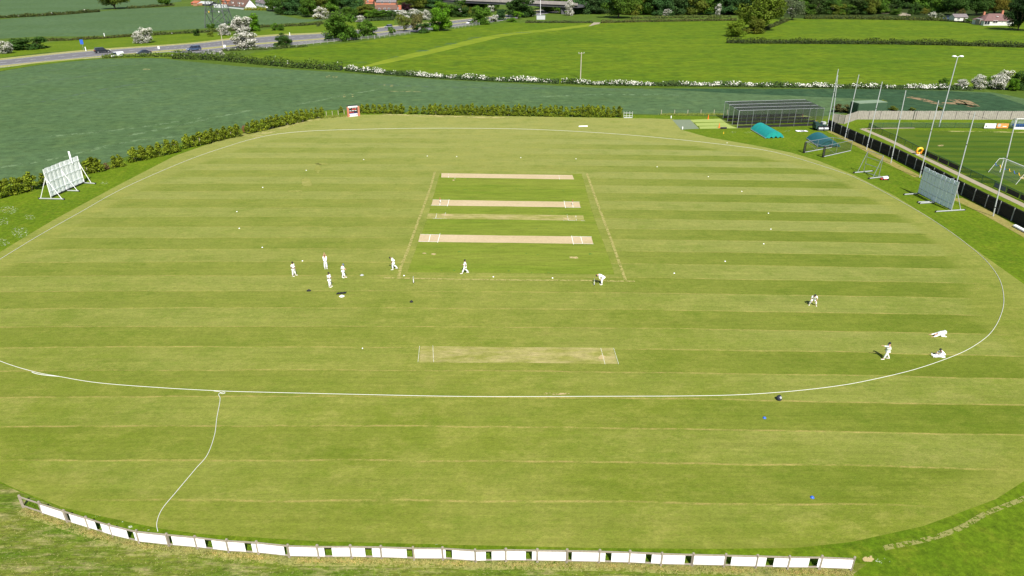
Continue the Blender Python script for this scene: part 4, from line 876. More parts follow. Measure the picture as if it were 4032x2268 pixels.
# ride-on roller
p = V('C4', 720, 350); ro = thing('ride_on_roller', 'dark green ride-on roller with twin steel drums parked by the dark fence', 'roller', tuple(p))
m = M(); m.box((p.x - .2, p.y + .9, .85), (2.3, 1.7, .8), .05); m.box((p.x - 1.0, p.y + 1.0, 1.45), (.8, 1.3, .5), .05); m.build('body', 'roller_green', ro)
m = M(); m.box((p.x + .55, p.y + 1.0, 1.5), (.9, .8, .45), .1); m.build('seat', 'grey_light', ro)
for dx in (-.3, .8): m = M(); m.cyl((p.x + dx, p.y, .42), .42, 1.0, 22, 'x'); m.build('drum', 'metal', ro)
m = M(); m.cyl((p.x - .2, p.y + 1.7, .5), .5, 1.9, 20, 'x'); m.build('rear_drum', 'dark', ro)
m = M(); m.tube([p + Vector((.2,.4,1.2)), p + Vector((.2,.3,1.75))], .03, 6); m.box((p.x + .2, p.y + .3, 1.76), (.45,.08,.05)); m.build('steering', 'dark', ro)
m = M(); m.box((p.x+.25, p.y - .05, .95), (2.3, .5, .12), .05); m.build('front_frame', 'dark', ro)
# bench-like white frame right of the conifers
p = W('B8', 2357, 144); wf = thing('tubular_frame', 'small white tubular frame standing at the right end of the conifer row', 'frame', (p[0], p[1], 0))
for dx in (-1.0, -.35, .35, 1.0): m = M(); m.tube([(p[0]+dx, p[1], 0), (p[0]+dx, p[1], 1.5)], .025, 6); m.build('upright', 'white', wf)
for zz in (.5, 1.1): m = M(); m.tube([(p[0]-1.0, p[1], zz), (p[0]+1.0, p[1], zz)], .025, 6); m.build('rail', 'white', wf)
m = M(); m.box((p[0], p[1] - .1, .10), (2.0, .4, .16)); m.build('base', 'grey_light', wf)
p = W('B8', 2055, 206); m = M(); m.tube([(p[0]-1.0, p[1], .12), (p[0]-.3, p[1]+.05, .14), (p[0]+.4, p[1]+.1, .14), (p[0]+.95, p[1]+.25, .12)], .13, 8); tag(m.build('white_roll', 'white_board'), 'long white rolled sheet lying outside the far boundary rope', 'roll')

# ---------------------------------------------------------------- tall poles, floodlight, fences at right
poles = [('A8',57,382,(3301,272)),('A8',98,404,(3299,296)),('A8',228,473,(3382,294)),('A8',433,579,(3474,322)),('A8',665,706,(3567,356)),('A8',938,842,(3696,396)),('A8',1262,1003,(3839,443)),('A8',1637,1211,(3999,472)),('A8',2060,1430,None)]
ords = ['far end pole, left one of the crossing pair','far end pole, right one of the crossing pair','third tall net pole from the practice nets','fourth tall net pole from the practice nets','fifth tall net pole, left of the right sight screen','sixth tall net pole, rising at the left end of the right sight screen','seventh tall net pole, rising at the right end of the right sight screen','nearest tall net pole at the right, by the white goal','pole beyond the right edge']
ptop = []
for i, (t, x, y, tp) in enumerate(poles[:-1]):
    P = V(t, x, y); hh = hgt(z(t, x, y)[1], tp[1]) if tp else 12
    # leaning of the pole: find where its top stands
    k = (H - hh) / H; u = G(*tp) if tp else None
    top = Vector((u[0] * k, u[1] * k, hh)) if u else up(P, hh)
    print('pole', i, round(hh, 1), round(top.x - P.x, 2), round(top.y - P.y, 2))
    dxy = Vector((top.x - P.x, 0, 0)); dxy.x = max(-1.2, min(1.2, dxy.x)); top = up(P, hh) + dxy
    s = thing('net_pole', f'{ords[i]}' if i > 1 else f'tall grey steel {ords[i]} by the practice nets', 'pole', tuple(P), group='tall poles of the ball stop net')
    m = M(); m.tube([P, P.lerp(top, .5), top], .085, 8, .07); m.build('shaft', 'metal_pole', s)
    m = M(); m.cyl(up(P.lerp(top, .1), 0), .12, .1, 8); m.cyl(P.lerp(top, .62), .11, .1, 8); m.build('clamp', 'dark', s)
    ptop.append((P, top))
nt_ = thing('ball_stop_net', 'fine ball stop netting and cables strung between the tall poles', 'netting', tuple(ptop[1][0]))
for (P, Tt), (Q, U) in zip(ptop[1:], ptop[2:]):
    for f in (.14, .97):
        m = M(); a, b = P.lerp(Tt, f), Q.lerp(U, f); m.tube([a, a.lerp(b, .5) - Vector((0,0,.25)), b], .012, 4); m.build('cable', 'dark', nt_)
P = V('FF', 3697, 499); hh = hgt(499, 224); fl = thing('floodlight', 'tall floodlight mast with two white lamps beside the football pitch', 'floodlight', tuple(P))
ut = G(3771, 224); k = (H - hh) / H; top = Vector((ut[0]*k, P.y, hh)); top.x = P.x + max(-.8, min(.8, top.x - P.x))
m = M(); m.tube([P, top], .13, 8, .08); m.build('mast', 'metal_pole', fl)
for s in (-1, 1):
    m = M(); c = top + Vector((s * .75, 0, .1)); m.lathe(tuple(c - Vector((0,0,.12))), [(.05,0),(.42,.04),(.46,.16),(.3,.28),(.05,.32)], 14); m.build('lamp_head', 'white', fl)
    m = M(); m.tube([top, c], .05, 6); m.build('arm', 'metal_pole', fl)
# dark panel fence
FB = [('A8',62,378),('A8',330,503),('A8',700,665),('A8',960,800),('A8',1330,1005),('A8',1640,1165),('A8',1932,1315),('A8',2400,1560)]
pts = [V(*a) for a in FB]; df = thing('dark_fence', 'long dark timber panel fence with concrete posts between the two grounds', 'fence', tuple(pts[0]))
tot = [0]
for a, b in zip(pts, pts[1:]): tot.append(tot[-1] + (b - a).length)
def along(pts, tot, s):
    for i in range(len(pts) - 1):
        if s <= tot[i+1] or i == len(pts) - 2: return pts[i].lerp(pts[i+1], (s - tot[i]) / (tot[i+1] - tot[i]))
NP = 24; step = tot[-1] / NP; fh = 1.95
for i in range(NP):
    a, b = along(pts, tot, i * step), along(pts, tot, (i+1) * step); d = (b - a).normalized(); nn = Vector((-d.y, d.x, 0))
    m = M(); m.beam(up(a, fh/2), up(b, fh/2), .05, fh)
    K_ = 14
    for k in range(K_): p = a.lerp(b, (k + .5) / K_); m.beam(up(p, .02) - nn * 0, up(p, fh - .03), .16, .10)
    m.build('panel', 'wood_dark', df)
    m = M(); pp = a + (nn if nn.x < 0 else -nn) * .09; m.beam(up(pp, 0), up(pp, fh * .98), .14, .14); m.build('post', 'concrete', df)
# pale timber fence
FB = [V('C4',950,172), V('C4',1200,205), V('C4',1475,108), V('A8',560,291), V('A8',900,292), V('A8',1400,292), V('A8',1932,293), V('A8',2500,297)]
tf = thing('timber_fence', 'pale weathered close board timber fence behind the football pitch', 'fence', tuple(FB[0])); th = hgt(z('A8',0,291)[1], z('A8',0,209)[1]); print('timber', th)
random.seed(5)
for a, b in zip(FB, FB[1:]):
    L = (b - a).length; n = max(2, int(L / 3)); 
    for j in range(n):
        p, r = a.lerp(b, j/n), a.lerp(b, (j+1)/n); m = M(); d = (r - p); kk = 14
        for k in range(kk):
            c = p + d * ((k + .5) / kk); dd = d.normalized(); h1 = th + random.uniform(-.04, .04)
            m.box((c.x, c.y + (.02 if k % 2 else -.02), h1/2), (d.length/kk*.96, .03, h1), math.atan2(d.y, d.x))
        m.build('panel', 'wood_light', tf)
        m = M(); m.box((p.x, p.y - .08, th/2), (.11, .1, th)); m.build('post', 'wood_light', tf)
# pitch railing
def railing(label, t, base, hh, boards=()):
    P = [V(t, *b) for b in base]; tt = [0]
    for a, b in zip(P, P[1:]): tt.append(tt[-1] + (b - a).length)
    r = thing('pitch_railing', label, 'railing', tuple(P[0])); n = int(tt[-1] / 3.0); sp = tt[-1] / n
    for i in range(n + 1):
        a = along(P, tt, i * sp); m = M(); m.tube([up(a, 0), up(a, hh)], .04, 6); m.build('post', 'green_rail', r)
        if i < n:
            b = along(P, tt, (i+1) * sp); m = M(); m.tube([up(a, hh - .03), up(b, hh - .03)], .035, 6); m.build('rail', 'green_rail', r)
            m = M(); m.quad(up(a, .08), up(b, .08), up(b, hh - .06), up(a, hh - .06)); m.build('mesh', 'net_green', r)
            if (i / n) and any(x0 <= i / n < x1 for x0, x1, _ in boards):
                mt = [mm for x0, x1, mm in boards if x0 <= i / n < x1][0]
                d = (b - a).normalized(); nn = Vector((-d.y, d.x, 0)); s_ = -1 if nn.y > 0 else 1
                m = M(); m.beam(up(a + d*.2 + nn*.07*s_, .55), up(b - d*.2 + nn*.07*s_, .55), .03, .75); m.build('advert_board', mt, r)
    return r, P, tt
railing('green mesh railing with dark boards along the near side of the football pitch', 'A8', [(450,374),(560,428),(760,520),(1000,645),(1330,795),(1500,872),(1932,1075),(2300,1250)], 1.15, ((.36,.56,'dark'),(.70,.74,'board_blue'),(.76,1,'dark')))
railing('green mesh railing along the far side of the football pitch behind the floodlight foot', 'A8', [(450,374),(900,372),(1400,374),(1932,380),(2400,385)], 1.15)
for x0, x1, mt, l in ((1545,1652,'white_board','white advertising board with a small green mark on the far railing'),(1662,1770,'board_orange','orange advertising board with a pale round picture on the far railing')):
    a, b = V('A8', x0, 378), V('A8', x1, 379); bd = thing('advert_board', l, 'board', tuple(a)); m = M(); hh = hgt(z('A8',0,378)[1], z('A8',0,334)[1])
    m.beam(up(a - Vector((0,.15,0)), .15 + hh/2), up(b - Vector((0,.15,0)), .15 + hh/2), .05, hh); m.build('panel', mt, bd)
    if mt == 'white_board':
        m = M(); m.beam(up(a.lerp(b,.08) - Vector((0,.19,0)), .6), up(a.lerp(b,.25) - Vector((0,.19,0)), .6), .01, .25); m.build('green_mark', 'green_rail', bd)
        m = M(); m.beam(up(a.lerp(b,.35) - Vector((0,.19,0)), .62), up(a.lerp(b,.85) - Vector((0,.19,0)), .62), .01, .05); m.build('faint_line', 'grey_light', bd)
    else:
        c = a.lerp(b, .2) - Vector((0,.19,0)); m = M(); m.cyl(up(c, .75), .36, .02, 18, 'y'); m.build('round_picture', 'grey_light', bd)
        m = M(); m.beam(up(a.lerp(b,.5) - Vector((0,.19,0)), .55), up(a.lerp(b,.85) - Vector((0,.19,0)), .55), .01, .12); m.build('white_band', 'white_board', bd)
# dugout
a, b = V('C3', 2380, 625), V('C3', 2950, 632); dg = thing('dugout', 'clear arched team dugout with white frame and a row of blue seats', 'dugout', tuple(a)); hd = hgt(z('C3',0,625)[1], z('C3',0,425)[1])
d = (b - a).normalized(); back = Vector((-d.y, d.x, 0)) * 1.5
NS = 4
arcs = []
for i in range(NS + 1):
    p = a.lerp(b, i / NS); arc = spline([tuple(up(p + back, .1)), tuple(up(p + back, hd*.6)), tuple(up(p + back*.7, hd*.92)), tuple(up(p, hd))], 5); arcs.append(arc)
    m = M(); m.tube(arc, .05, 6); m.build('rib', 'white', dg)
    if i in (0, NS): m = M(); m.tube([up(p, 0), up(p, hd)], .06, 6); m.build('front_post', 'white', dg)
m = M(); k = len(arcs[0]); m.add(arcs[0] + arcs[-1], [(i, i+1, k+i+1, k+i) for i in range(k-1)]); m.build('canopy', 'clear', dg)
m = M(); m.tube([up(a, hd), up(b, hd)], .07, 6); m.build('top_rail', 'white', dg)
m = M(); m.beam(up(a.lerp(b,.5) - back*.0 - (b-a)*.5, .25), up(b, .25), .05, .45); m.build('front_panel', 'white', dg)
for i in range(12):
    p = a.lerp(b, (i + .5) / 12) + back * .55; m = M(); m.box((p.x, p.y, .55), (.42, .42, .06)); m.box((p.x, p.y + .2, .82), (.42, .06, .5)); m.build('seat', 'blue', dg)
# goals
gA, gT = V('A8', 1702, 792), None; hg = hgt(z('A8',0,792)[1], z('A8',0,660)[1]); g2 = V('A8', 1960, 905); d = (g2 - gA).normalized()
gB = gA + d * 7.3; bk = Vector((-d.y, d.x, 0)); bk = -bk if bk.x > 0 else bk
gl = thing('football_goal', 'white football goal with blue and yellow net at the right edge', 'goal', tuple(gA))
for p in (gA, gB): m = M(); m.tube([p, up(p, 2.44)], .06, 8); m.build('post', 'white', gl); m = M(); m.tube([up(p, 2.44), up(p + bk*.8, 2.4), p + bk*2.0], .03, 6); m.build('net_stay', 'white', gl)
m = M(); m.tube([up(gA, 2.44), up(gB, 2.44)], .06, 8); m.build('crossbar', 'white', gl)
m = M(); m.quad(up(gA+bk*.8, 2.4), up(gB+bk*.8, 2.4), gB+bk*2.0, gA+bk*2.0); m.quad(up(gA,2.42), up(gB,2.42), up(gB+bk*.8,2.4), up(gA+bk*.8,2.4)); m.build('net', 'net_white', gl)
for i in range(6):
    m = M(); p0, p1 = gA.lerp(gB, i/6), gA.lerp(gB, (i+1)/6); m.tube(spline([tuple(up(p0+bk*1.2,1.6)), tuple(up((p0+p1)/2+bk*1.3,1.25)), tuple(up(p1+bk*1.2,1.6))],5), .05, 6); m.build('net_roll', 'blue' if i % 2 == 0 else 'yellow', gl)
# yellow ring
p = V('A8', 930, 625); m = M(); rr = .52; m.tube([(p.x + rr*math.cos(a_*.314), p.y - .1 * math.sin(a_*.314), 1.2*.62 + rr*math.sin(a_*.314)) for a_ in range(20)], .19, 10, closed=True)
hr = thing('life_ring', 'bright yellow and orange ring standing on the path by the football pitch', 'ring', tuple(p)); m.build('ring', 'yellow', hr, smooth=True)
for k in range(6):
    a_ = k * 1.047; m = M(); m.tube([(p.x + rr*math.cos(a_+e*.16), p.y, 1.2*.62 + rr*math.sin(a_+e*.16)) for e in range(3)], .2, 10); m.build('orange_band', 'orange', hr)
m = M(); m.box((p.x - .3, p.y - .25, .06), (.8, .5, .1)); m.build('foot', 'grey_light', hr)
# white kerb object at right edge
a, b = V('D4', 2300, 850), V('D4', 2440, 925); m = M(); m.beam(up(a, .2), up(b, .2), .55, .18); m.beam(up(a, .32), up(b, .32), .3, .06); tag(m.build('white_trough', 'white_board'), 'long white plastic board lying by the dark fence at the right edge', 'board')
# container
A = V('A6', 455, 1475); B = V('A6', 828, 1455); d = (B - A).normalized(); bk = Vector((-d.y, d.x, 0)); Lc = 7.6; wc = 3.0; hcn = 2.9
ct = thing('container', 'green corrugated shipping container behind the timber fence', 'container', tuple(A))
m = M(); c = A + d * Lc/2 + bk * wc/2; m.box((c.x, c.y, hcn/2), (Lc, wc, hcn), math.atan2(d.y, d.x))
for i in range(30): p = A + d * (Lc * (i + .5) / 30) - bk * .03; m.box((p.x, p.y, hcn/2), (Lc/60, .07, hcn - .2), math.atan2(d.y, d.x))
for i in range(9): p = A - d * .03 + bk * (wc * (i + .5) / 9); m.box((p.x, p.y, hcn/2), (.07, wc/18, hcn - .2), math.atan2(d.y, d.x))
m.build('body', 'container', ct)
m = M(); m.box((c.x, c.y, hcn + .04), (Lc + .06, wc + .06, .07), math.atan2(d.y, d.x)); m.build('roof', 'container_roof', ct)
# field edge posts and wire
for t, x0, y0, x1, y1, n, l in (('A7', 12, 375, 965, 372, 6, 'post and wire fence along the crop field behind the nets'), ('D3', 2250, 110, 2450, 92, 4, 'short post and wire fence left of the scoreboard')):
    a, b = V(t, x0, y0), V(t, x1, y1); wf = thing('wire_fence', l, 'fence', tuple(a))
    for i in range(n): p = a.lerp(b, i/(n-1)); m = M(); m.beam(p, up(p, 1.15), .1, .1); m.build('post', 'bark_pale', wf)
    for zz in (.5, 1.0): m = M(); m.tube([up(a, zz), up(b, zz)], .008, 4); m.build('wire', 'dark', wf)
tufts('field_edge_grass', T('A7', [(0,378),(500,378),(900,378)]), 900, .35, .2, .6, (.26, .30, .06))
tufts('field_edge_grass', T('D3', [(2220,128),(2450,108)]), 500, .5, .2, .7, (.22, .26, .05))

# ---------------------------------------------------------------- people
HAND = [(-.028,.030,-.055),( -.012,.095,0),(.008,.100,.012),(.026,.092,0),(.042,.078,-.004)]
def person(label, t, x, y, heading, pose, skin='skin_light', hat=None, hair='hair', sleeves='short', scale=1.0, cloth='cloth'):
    J = dict(pel=(0,0,.98), bel=(0,0,1.14), che=(0,0,1.34), nek=(0,0,1.50), hd0=(0.01,0,1.60), hd1=(.02,0,1.71),
             shL=(0,.18,1.43), elL=(-.02,.25,1.16), wrL=(.05,.26,.92), shR=(0,-.18,1.43), elR=(-.02,-.25,1.16), wrR=(.05,-.26,.92),
             hpL=(0,.10,.92), knL=(.02,.11,.50), anL=(-.02,.12,.09), hpR=(0,-.10,.92), knR=(.02,-.11,.50), anR=(-.02,-.12,.09))
    for k, v in pose.items():
        if k.endswith('B'): J[k[:-1] + 'L'] = v; J[k[:-1] + 'R'] = (v[0], -v[1], v[2])
        else: J[k] = v
    for s in 'LR':
        if 'to' + s not in J: a = J['an' + s]; J['to' + s] = (a[0] + .19, a[1] * 1.1, max(a[2] - .05, .035))
    J = {k: Vector(v) for k, v in J.items()}
    X, Y = W(t, x, y); root = thing('person', label, 'person', (X, Y, 0), heading, scale=scale)
    def skin_obj(name, chain_list, mat, parent, root_key, extra=()):
        keys, pos, rad, ed = {}, [], [], []
        def v(k, p, r):
            if k not in keys: keys[k] = len(pos); pos.append(tuple(p)); rad.append(r)
            return keys[k]
        for ch in chain_list:
            prev = None
            for k, p, r in ch:
                i = v(k, p, r)
                if prev is not None: ed.append((prev, i))
                prev = i
        me = bpy.data.meshes.new(name); me.from_pydata(pos, ed, []); o = bpy.data.objects.new(name, me); C.objects.link(o); o.parent = parent
        mo = o.modifiers.new('Skin', 'SKIN'); mo.use_smooth_shade = True
        lay = me.skin_vertices[0] if len(me.skin_vertices) else None
        if lay:
            for i, r in enumerate(rad): lay.data[i].radius = (r, r)
            for d_ in lay.data: d_.use_root = False
            lay.data[keys[root_key]].use_root = True
        sm = o.modifiers.new('Sub', 'SUBSURF'); sm.levels = 1; sm.render_levels = 1
        me.materials.append(MT[mat]); return o
    g = lambda k, r: (k, J[k], r)
    ch = [[g('pel',.11), g('bel',.10), g('che',.125), g('nek',.06), g('hd0',.085), g('hd1',.085)]]
    for s in 'LR':
        sg = 1 if s == 'L' else -1; wr, el_ = J['wr'+s], J['el'+s]; d = (wr - el_).normalized()
        palm = wr + d * .07; side = d.cross(Vector((0,0,1))); side = side.normalized() if side.length > .1 else Vector((0,1,0)); nrm = side.cross(d)
        ch.append([g('che',.125), g('sh'+s,.065), g('el'+s,.045), g('wr'+s,.03), ('pa'+s, palm, .036)])
        for f, (oy, ln, oz) in enumerate(HAND):
            b0 = palm + side * oy * .9 + d * (.01 if f else -.03)
            b1 = b0 + d * ln * .55 + side * (oy * .3 if f else -.025) + nrm * .004; b2 = b1 + d * ln * .45 + nrm * -.018
            ch.append([('pa'+s, palm, .036), (f'f{f}{s}', b1, .010), (f'g{f}{s}', b2, .008)])
        ch.append([g('pel',.11), g('hp'+s,.085), g('kn'+s,.06), g('an'+s,.042), g('to'+s,.035)])
    nose = J['hd0'].lerp(J['hd1'], .5); hv = (J['hd1'] - J['nek']).normalized(); fw = Vector((1,0,0)); fw = (fw - hv * fw.dot(hv)).normalized() if abs(hv.x) < .95 else Vector((0,0,-1))
    body = skin_obj('body', ch, skin, root, 'pel')
    m = M(); m.tube([nose + fw * .07, nose + fw * .115 - hv * .02], .016, 5, .01); m.build('nose', skin, body, local=True)
    for sg in (-1, 1): m = M(); e = nose + fw * .085 + hv * .02 + Vector((0, sg * .032, 0)); m.cyl(e, .012, .01, 6); m.build('eye', 'hair', body, local=True)
    sh = [[('hem', J['pel'].lerp(J['bel'], -.25), .175), g('pel',.178), g('bel',.175), g('che',.190), ('nk', J['che'].lerp(J['nek'], .55), .09)]]
    for s in 'LR':
        if sleeves == 'short': sh.append([g('che',.19), g('sh'+s,.105), ('sl'+s, J['sh'+s].lerp(J['el'+s], .75), .075)])
        else: sh.append([g('che',.19), g('sh'+s,.10), g('el'+s,.078), ('sl'+s, J['el'+s].lerp(J['wr'+s], .85), .05)])
    skin_obj('shirt', sh, cloth, root, 'pel')
    tr = [[('wa', J['pel'].lerp(J['bel'], .35), .145), g('pel',.150)]]
    for s in 'LR': tr.append([g('pel',.15), g('hp'+s,.13), g('kn'+s,.105), ('an'+s, J['an'+s].lerp(J['kn'+s], .08), .09)])
    skin_obj('trousers', tr, cloth, root, 'pel')
    for s in 'LR': m = M(); a, b = J['an'+s], J['to'+s]; m.tube([a - (b-a)*.3 + Vector((0,0,-.035)), a + (b-a)*.4 + Vector((0,0,-.03)), b + (b-a)*.25], .055, 8, .04); m.build('shoe', 'cloth', root, local=True, smooth=True)
    hc_ = J['hd0'].lerp(J['hd1'], .75) - fw * .012
    m = M(); q_ = hv.to_track_quat('Z', 'Y').to_matrix()
    rings = [(.102,-.03),(.112,.02),(.102,.07),(.07,.105),(.02,.12)]; vs = []
    for r, zz in rings: vs += [hc_ + q_ @ Vector((r*math.cos(k*math.pi/7), r*math.sin(k*math.pi/7), zz)) for k in range(14)]
    m.add(vs, [(i*14+k, i*14+(k+1)%14, (i+1)*14+(k+1)%14, (i+1)*14+k) for i in range(4) for k in range(14)] + [tuple(56+k for k in range(14))])
    hair_o = m.build('hair' if not hat else 'cap', hat or hair, root, local=True, smooth=True)
    if hat:
        m = M(); c0 = hc_ + hv * .0; vs = [c0 + fw * (.09 + .10 * math.cos((k/6-.5)*math.pi)) + Vector((0, .10*math.sin((k/6-.5)*math.pi), 0)) for k in range(7)]
        m.add(vs + [v - hv * .012 for v in vs], [tuple(range(7)), tuple(range(13,6,-1))] + [(i, i+1, i+8, i+7) for i in range(6)]); m.build('peak', hat, hair_o, local=True)
    return root
stand = dict(elB=(-.05,.32,1.18), wrB=(.16,.15,1.05), knL=(.04,.15,.5), anL=(.05,.22,.09), knR=(-.02,-.12,.5), anR=(-.06,-.16,.09))
armsup = dict(elB=(.03,.13,1.72), wrB=(.03,.03,1.97), knL=(.0,.12,.5), anB=(.0,.12,.09))
hold = dict(hd0=(.05,0,1.59), hd1=(.12,0,1.67), elB=(.0,.24,1.18), wrB=(.24,.08,1.12), anL=(.12,.1,.09), anR=(-.1,-.1,.09))
crossed = dict(elB=(.04,.25,1.16), wrL=(.2,-.06,1.2), wrR=(.22,.06,1.16), anB=(.0,.14,.09))
bowed = dict(che=(.10,0,1.32), nek=(.19,0,1.45), hd0=(.27,0,1.50), hd1=(.37,0,1.53), shB=(.12,.18,1.38), elB=(.10,.24,1.12), wrB=(.2,.18,.92), knL=(.12,.1,.52), anL=(.10,.1,.09), knR=(-.08,-.1,.5), anR=(-.42,-.1,.17))
walk = dict(knL=(.18,.1,.53), anL=(.36,.1,.1), knR=(-.05,-.1,.5), anR=(-.36,-.1,.15), elL=(-.12,.25,1.2), wrL=(-.02,.27,.95), elR=(.08,-.25,1.18), wrR=(.3,-.22,1.06))
bend = dict(pel=(-.12,0,.93), bel=(.04,0,1.06), che=(.27,0,1.17), nek=(.43,0,1.20), hd0=(.52,0,1.18), hd1=(.61,0,1.12), shB=(.32,.18,1.15), elB=(.29,.24,.88), wrB=(.16,.16,.66), hpB=(-.10,.1,.88), knB=(.02,.12,.5), anB=(-.03,.13,.09))
crouch = dict(pel=(-.16,0,.76), bel=(-.02,0,.90), che=(.17,0,1.08), nek=(.28,0,1.20), hd0=(.34,0,1.27), hd1=(.40,0,1.37), shB=(.20,.2,1.13), elB=(.22,.32,.85), wrB=(.26,.22,.60), hpB=(-.14,.1,.72), knB=(.14,.25,.46), anB=(-.02,.34,.09))
point = dict(elL=(.30,.16,1.42), wrL=(.56,.10,1.44), elR=(.0,-.25,1.18), wrR=(.14,-.22,.97), knL=(.14,.1,.52), anL=(.26,.1,.09), knR=(-.06,-.1,.5), anR=(-.30,-.12,.11))
prone = dict(pel=(-.30,0,.44), bel=(-.08,0,.42), che=(.16,0,.30), nek=(.32,0,.22), hd0=(.40,0,.17), hd1=(.50,0,.13), shB=(.20,.17,.26), elB=(.48,.22,.12), wrB=(.76,.22,.06), hpB=(-.31,.1,.38), knB=(.0,.14,.10), anB=(-.42,.13,.09), toB=(-.56,.14,.05))
sit = dict(pel=(0,0,.15), bel=(.02,0,.32), che=(.15,0,.50), nek=(.27,0,.63), hd0=(.33,0,.71), hd1=(.37,0,.81), shB=(.17,.18,.58), elB=(.34,.24,.38), wrB=(.52,.14,.42), hpB=(.03,.1,.13), knB=(.46,.13,.16), anB=(.88,.15,.09), toB=(.93,.16,.26))
person('man in whites at the left of the group with hands held at his waist', 'B2', 250, 585, R(-20), stand, 'skin_brown')
person('man in whites stretching both arms straight above his head', 'B2', 790, 470, R(100), armsup, hair='hair_brown')
person('man in whites and a grey blue cap looking down at his hands', 'B2', 1088, 615, R(-10), hold, hat='cap_grey')
person('bearded dark haired man in whites with folded arms, nearest of the group', 'B2', 858, 770, R(-15), crossed, 'skin_brown')
person('man in whites walking left with his head bowed beside the square', 'B2', 1935, 478, R(185), bowed, 'skin_brown')
person('dark haired man in whites walking left across the square', 'B3', 855, 1100, R(182), walk, 'skin_brown')
person('man in whites and black cap bending with hands on knees behind the stumps', 'C7', 880, 905, R(180), bend, hat='dark', sleeves='long')
person('fielder in whites crouching towards the camera with hands on knees', 'B4', 320, 328, R(-105), crouch, hair='dark')
person('man in whites and black hat holding one arm straight out to the left', 'B4', 1250, 1012, R(175), point, hat='dark', sleeves='long', cloth='cloth_cream')
person('man in whites folded forward on his knees with arms stretched along the grass', 'B4', 1930, 722, R(178), prone, hair='hair_brown', sleeves='long', scale=1.0)
person('dark haired man in whites sitting by the rope reaching for his toes', 'B4', 1965, 985, R(178), sit, 'skin_brown', sleeves='long')

# ---------------------------------------------------------------- wickets, discs, hats and bags
def wicket(t, x, y, label, mat='white', top='wood_light', hh=.75):
    p = V(t, x, y); s = thing('wicket', label, 'wicket', tuple(p))
    for i in (-1, 0, 1):
        m = M(); m.cyl((p.x, p.y + i*.1, hh*.3+.02), .028, hh*.6, 10); st = m.build('stump', mat, s)
        m = M(); m.cyl((p.x, p.y + i*.1, hh*.8+.02), .028, hh*.4, 10); m.build('stump_top', top, st)
    m = M(); m.box((p.x, p.y, .03), (.14, .4, .05)); m.build('base', 'dark', s)
    m = M(); m.tube([(p.x, p.y-.11, hh+.03), (p.x, p.y, hh+.035), (p.x, p.y+.11, hh+.03)], .014, 6); m.build('bail', 'wood_light', s)
wicket('B3', 331, 1193, 'white stumps standing left on the strip nearest the players', 'white_board', 'metal_pole')
wicket('C7', 502, 918, 'white stumps in front of the bending man', 'white_board', 'metal_pole')
wicket('B3', 601, 384, 'red topped stumps at the left end of the middle pitch', 'white', 'pink', .8)
wicket('B3', 1943, 404, 'red topped stumps at the right end of the middle pitch', 'white', 'pink', .8)
dl = [(915,402,'white marker disc left of the far pitch, on the far arc'),(1075,393,'white marker disc on the far arc above the left end of the far pitch'),(1149,394,'white marker disc on the far arc, second from the left end of the far pitch'),(1310,397,'white marker disc on the far arc above the middle of the far pitch'),(1449,400,'white marker disc on the far arc above the right end of the far pitch'),(1653,420,'white marker disc far right of the far pitch, top of the right arc'),(1782,445,'white marker disc second down on the right arc'),(1866,482,'white marker disc third down on the right arc'),(1933,537,'white marker disc fourth down on the right arc'),(1939,577,'white marker disc at the rightmost point of the right arc'),(1921,614,'white marker disc sixth down on the right arc'),(1824,658,'white marker disc seventh down on the right arc'),(1696,688,'white marker disc between the bending man and the right arc'),(1390,700,'white marker disc left of the bending man'),(1241,697,'white marker disc right of the walking man on the square'),(1016.5,694,'white marker disc beside the left stumps'),(761,657,'white marker disc right of the leftmost man'),(660,623,'white marker disc above and left of the group of men'),(602,575,'white marker disc third up on the left arc'),(596,533,'white marker disc at the leftmost point of the left arc'),(661,472,'white marker disc below the long tan patch on the left arc'),(770.5,429,'white marker disc near the upper tan patch on the left arc'),(1829,360,'white marker disc just outside the far rope before the turquoise cover'),(912,877,'white scrap on the grass left of the near worn pitch')]
def disc(x, y, label, mat='white_board', r=.16, nm='marker_disc', grp='marker discs round the inner circle'):
    p = V('DD', x, y); m = M(); m.lathe((p.x, p.y, .02), [(r,0),(r,.015),(r*.55,.07),(r*.3,.075)], 14); tag(m.build(nm, mat, smooth=False), label, 'marker', grp)
for x, y, l in dl: disc(x, y, l, r=.06 if y > 800 else .09)
def hat(x, y, label, mat, r=.2, h_=.12, elong=1.0, nm='sun_hat'):
    p = V('DD', x, y); s = thing(nm, label, 'hat', tuple(p)); m = M(); m.lathe((0,0,.03), [(r,0),(r*1.02,.015),(r*.6,.03)], 16); b_ = m.build('brim', mat, s, local=True)
    m = M(); m.lathe((0,0,.04), [(r*.6,0),(r*.58,h_*.7),(r*.4,h_),(.02,h_*1.02)], 16); m.build('crown_top', mat, s, local=True); s.scale = (elong, 1, 1)
hat(860,746,'white wide brimmed hat on the grass below the group of men','white_board',.26,.12,1.1)
hat(777,732,'black cap lying on the grass below and left of the group','dark',.22,.14,1.2,'cap')
hat(1035,760,'black cap lying alone on the grass below the left stumps','dark',.2,.16,1,'cap')
hat(910.5,693,'grey cap lying on the grass right of the group of men','grey_light',.2,.1,1.1,'cap')
p = V('DD', 859, 739); m = M(); vs = []
for j in range(4):
    for i in range(9): vs.append((p.x + (i/8-.5)*1.0, p.y + (j/3-.5)*.42 + i*.03 - .1, .04 + .09*abs(math.sin(i*1.3+j*1.1))))
m.add(vs, [(j*9+i, j*9+i+1, j*9+i+10, j*9+i+9) for j in range(3) for i in range(8)]); tag(m.build('jumper', 'dark', smooth=True), 'crumpled dark garment lying beside the white wide brimmed hat', 'garment')
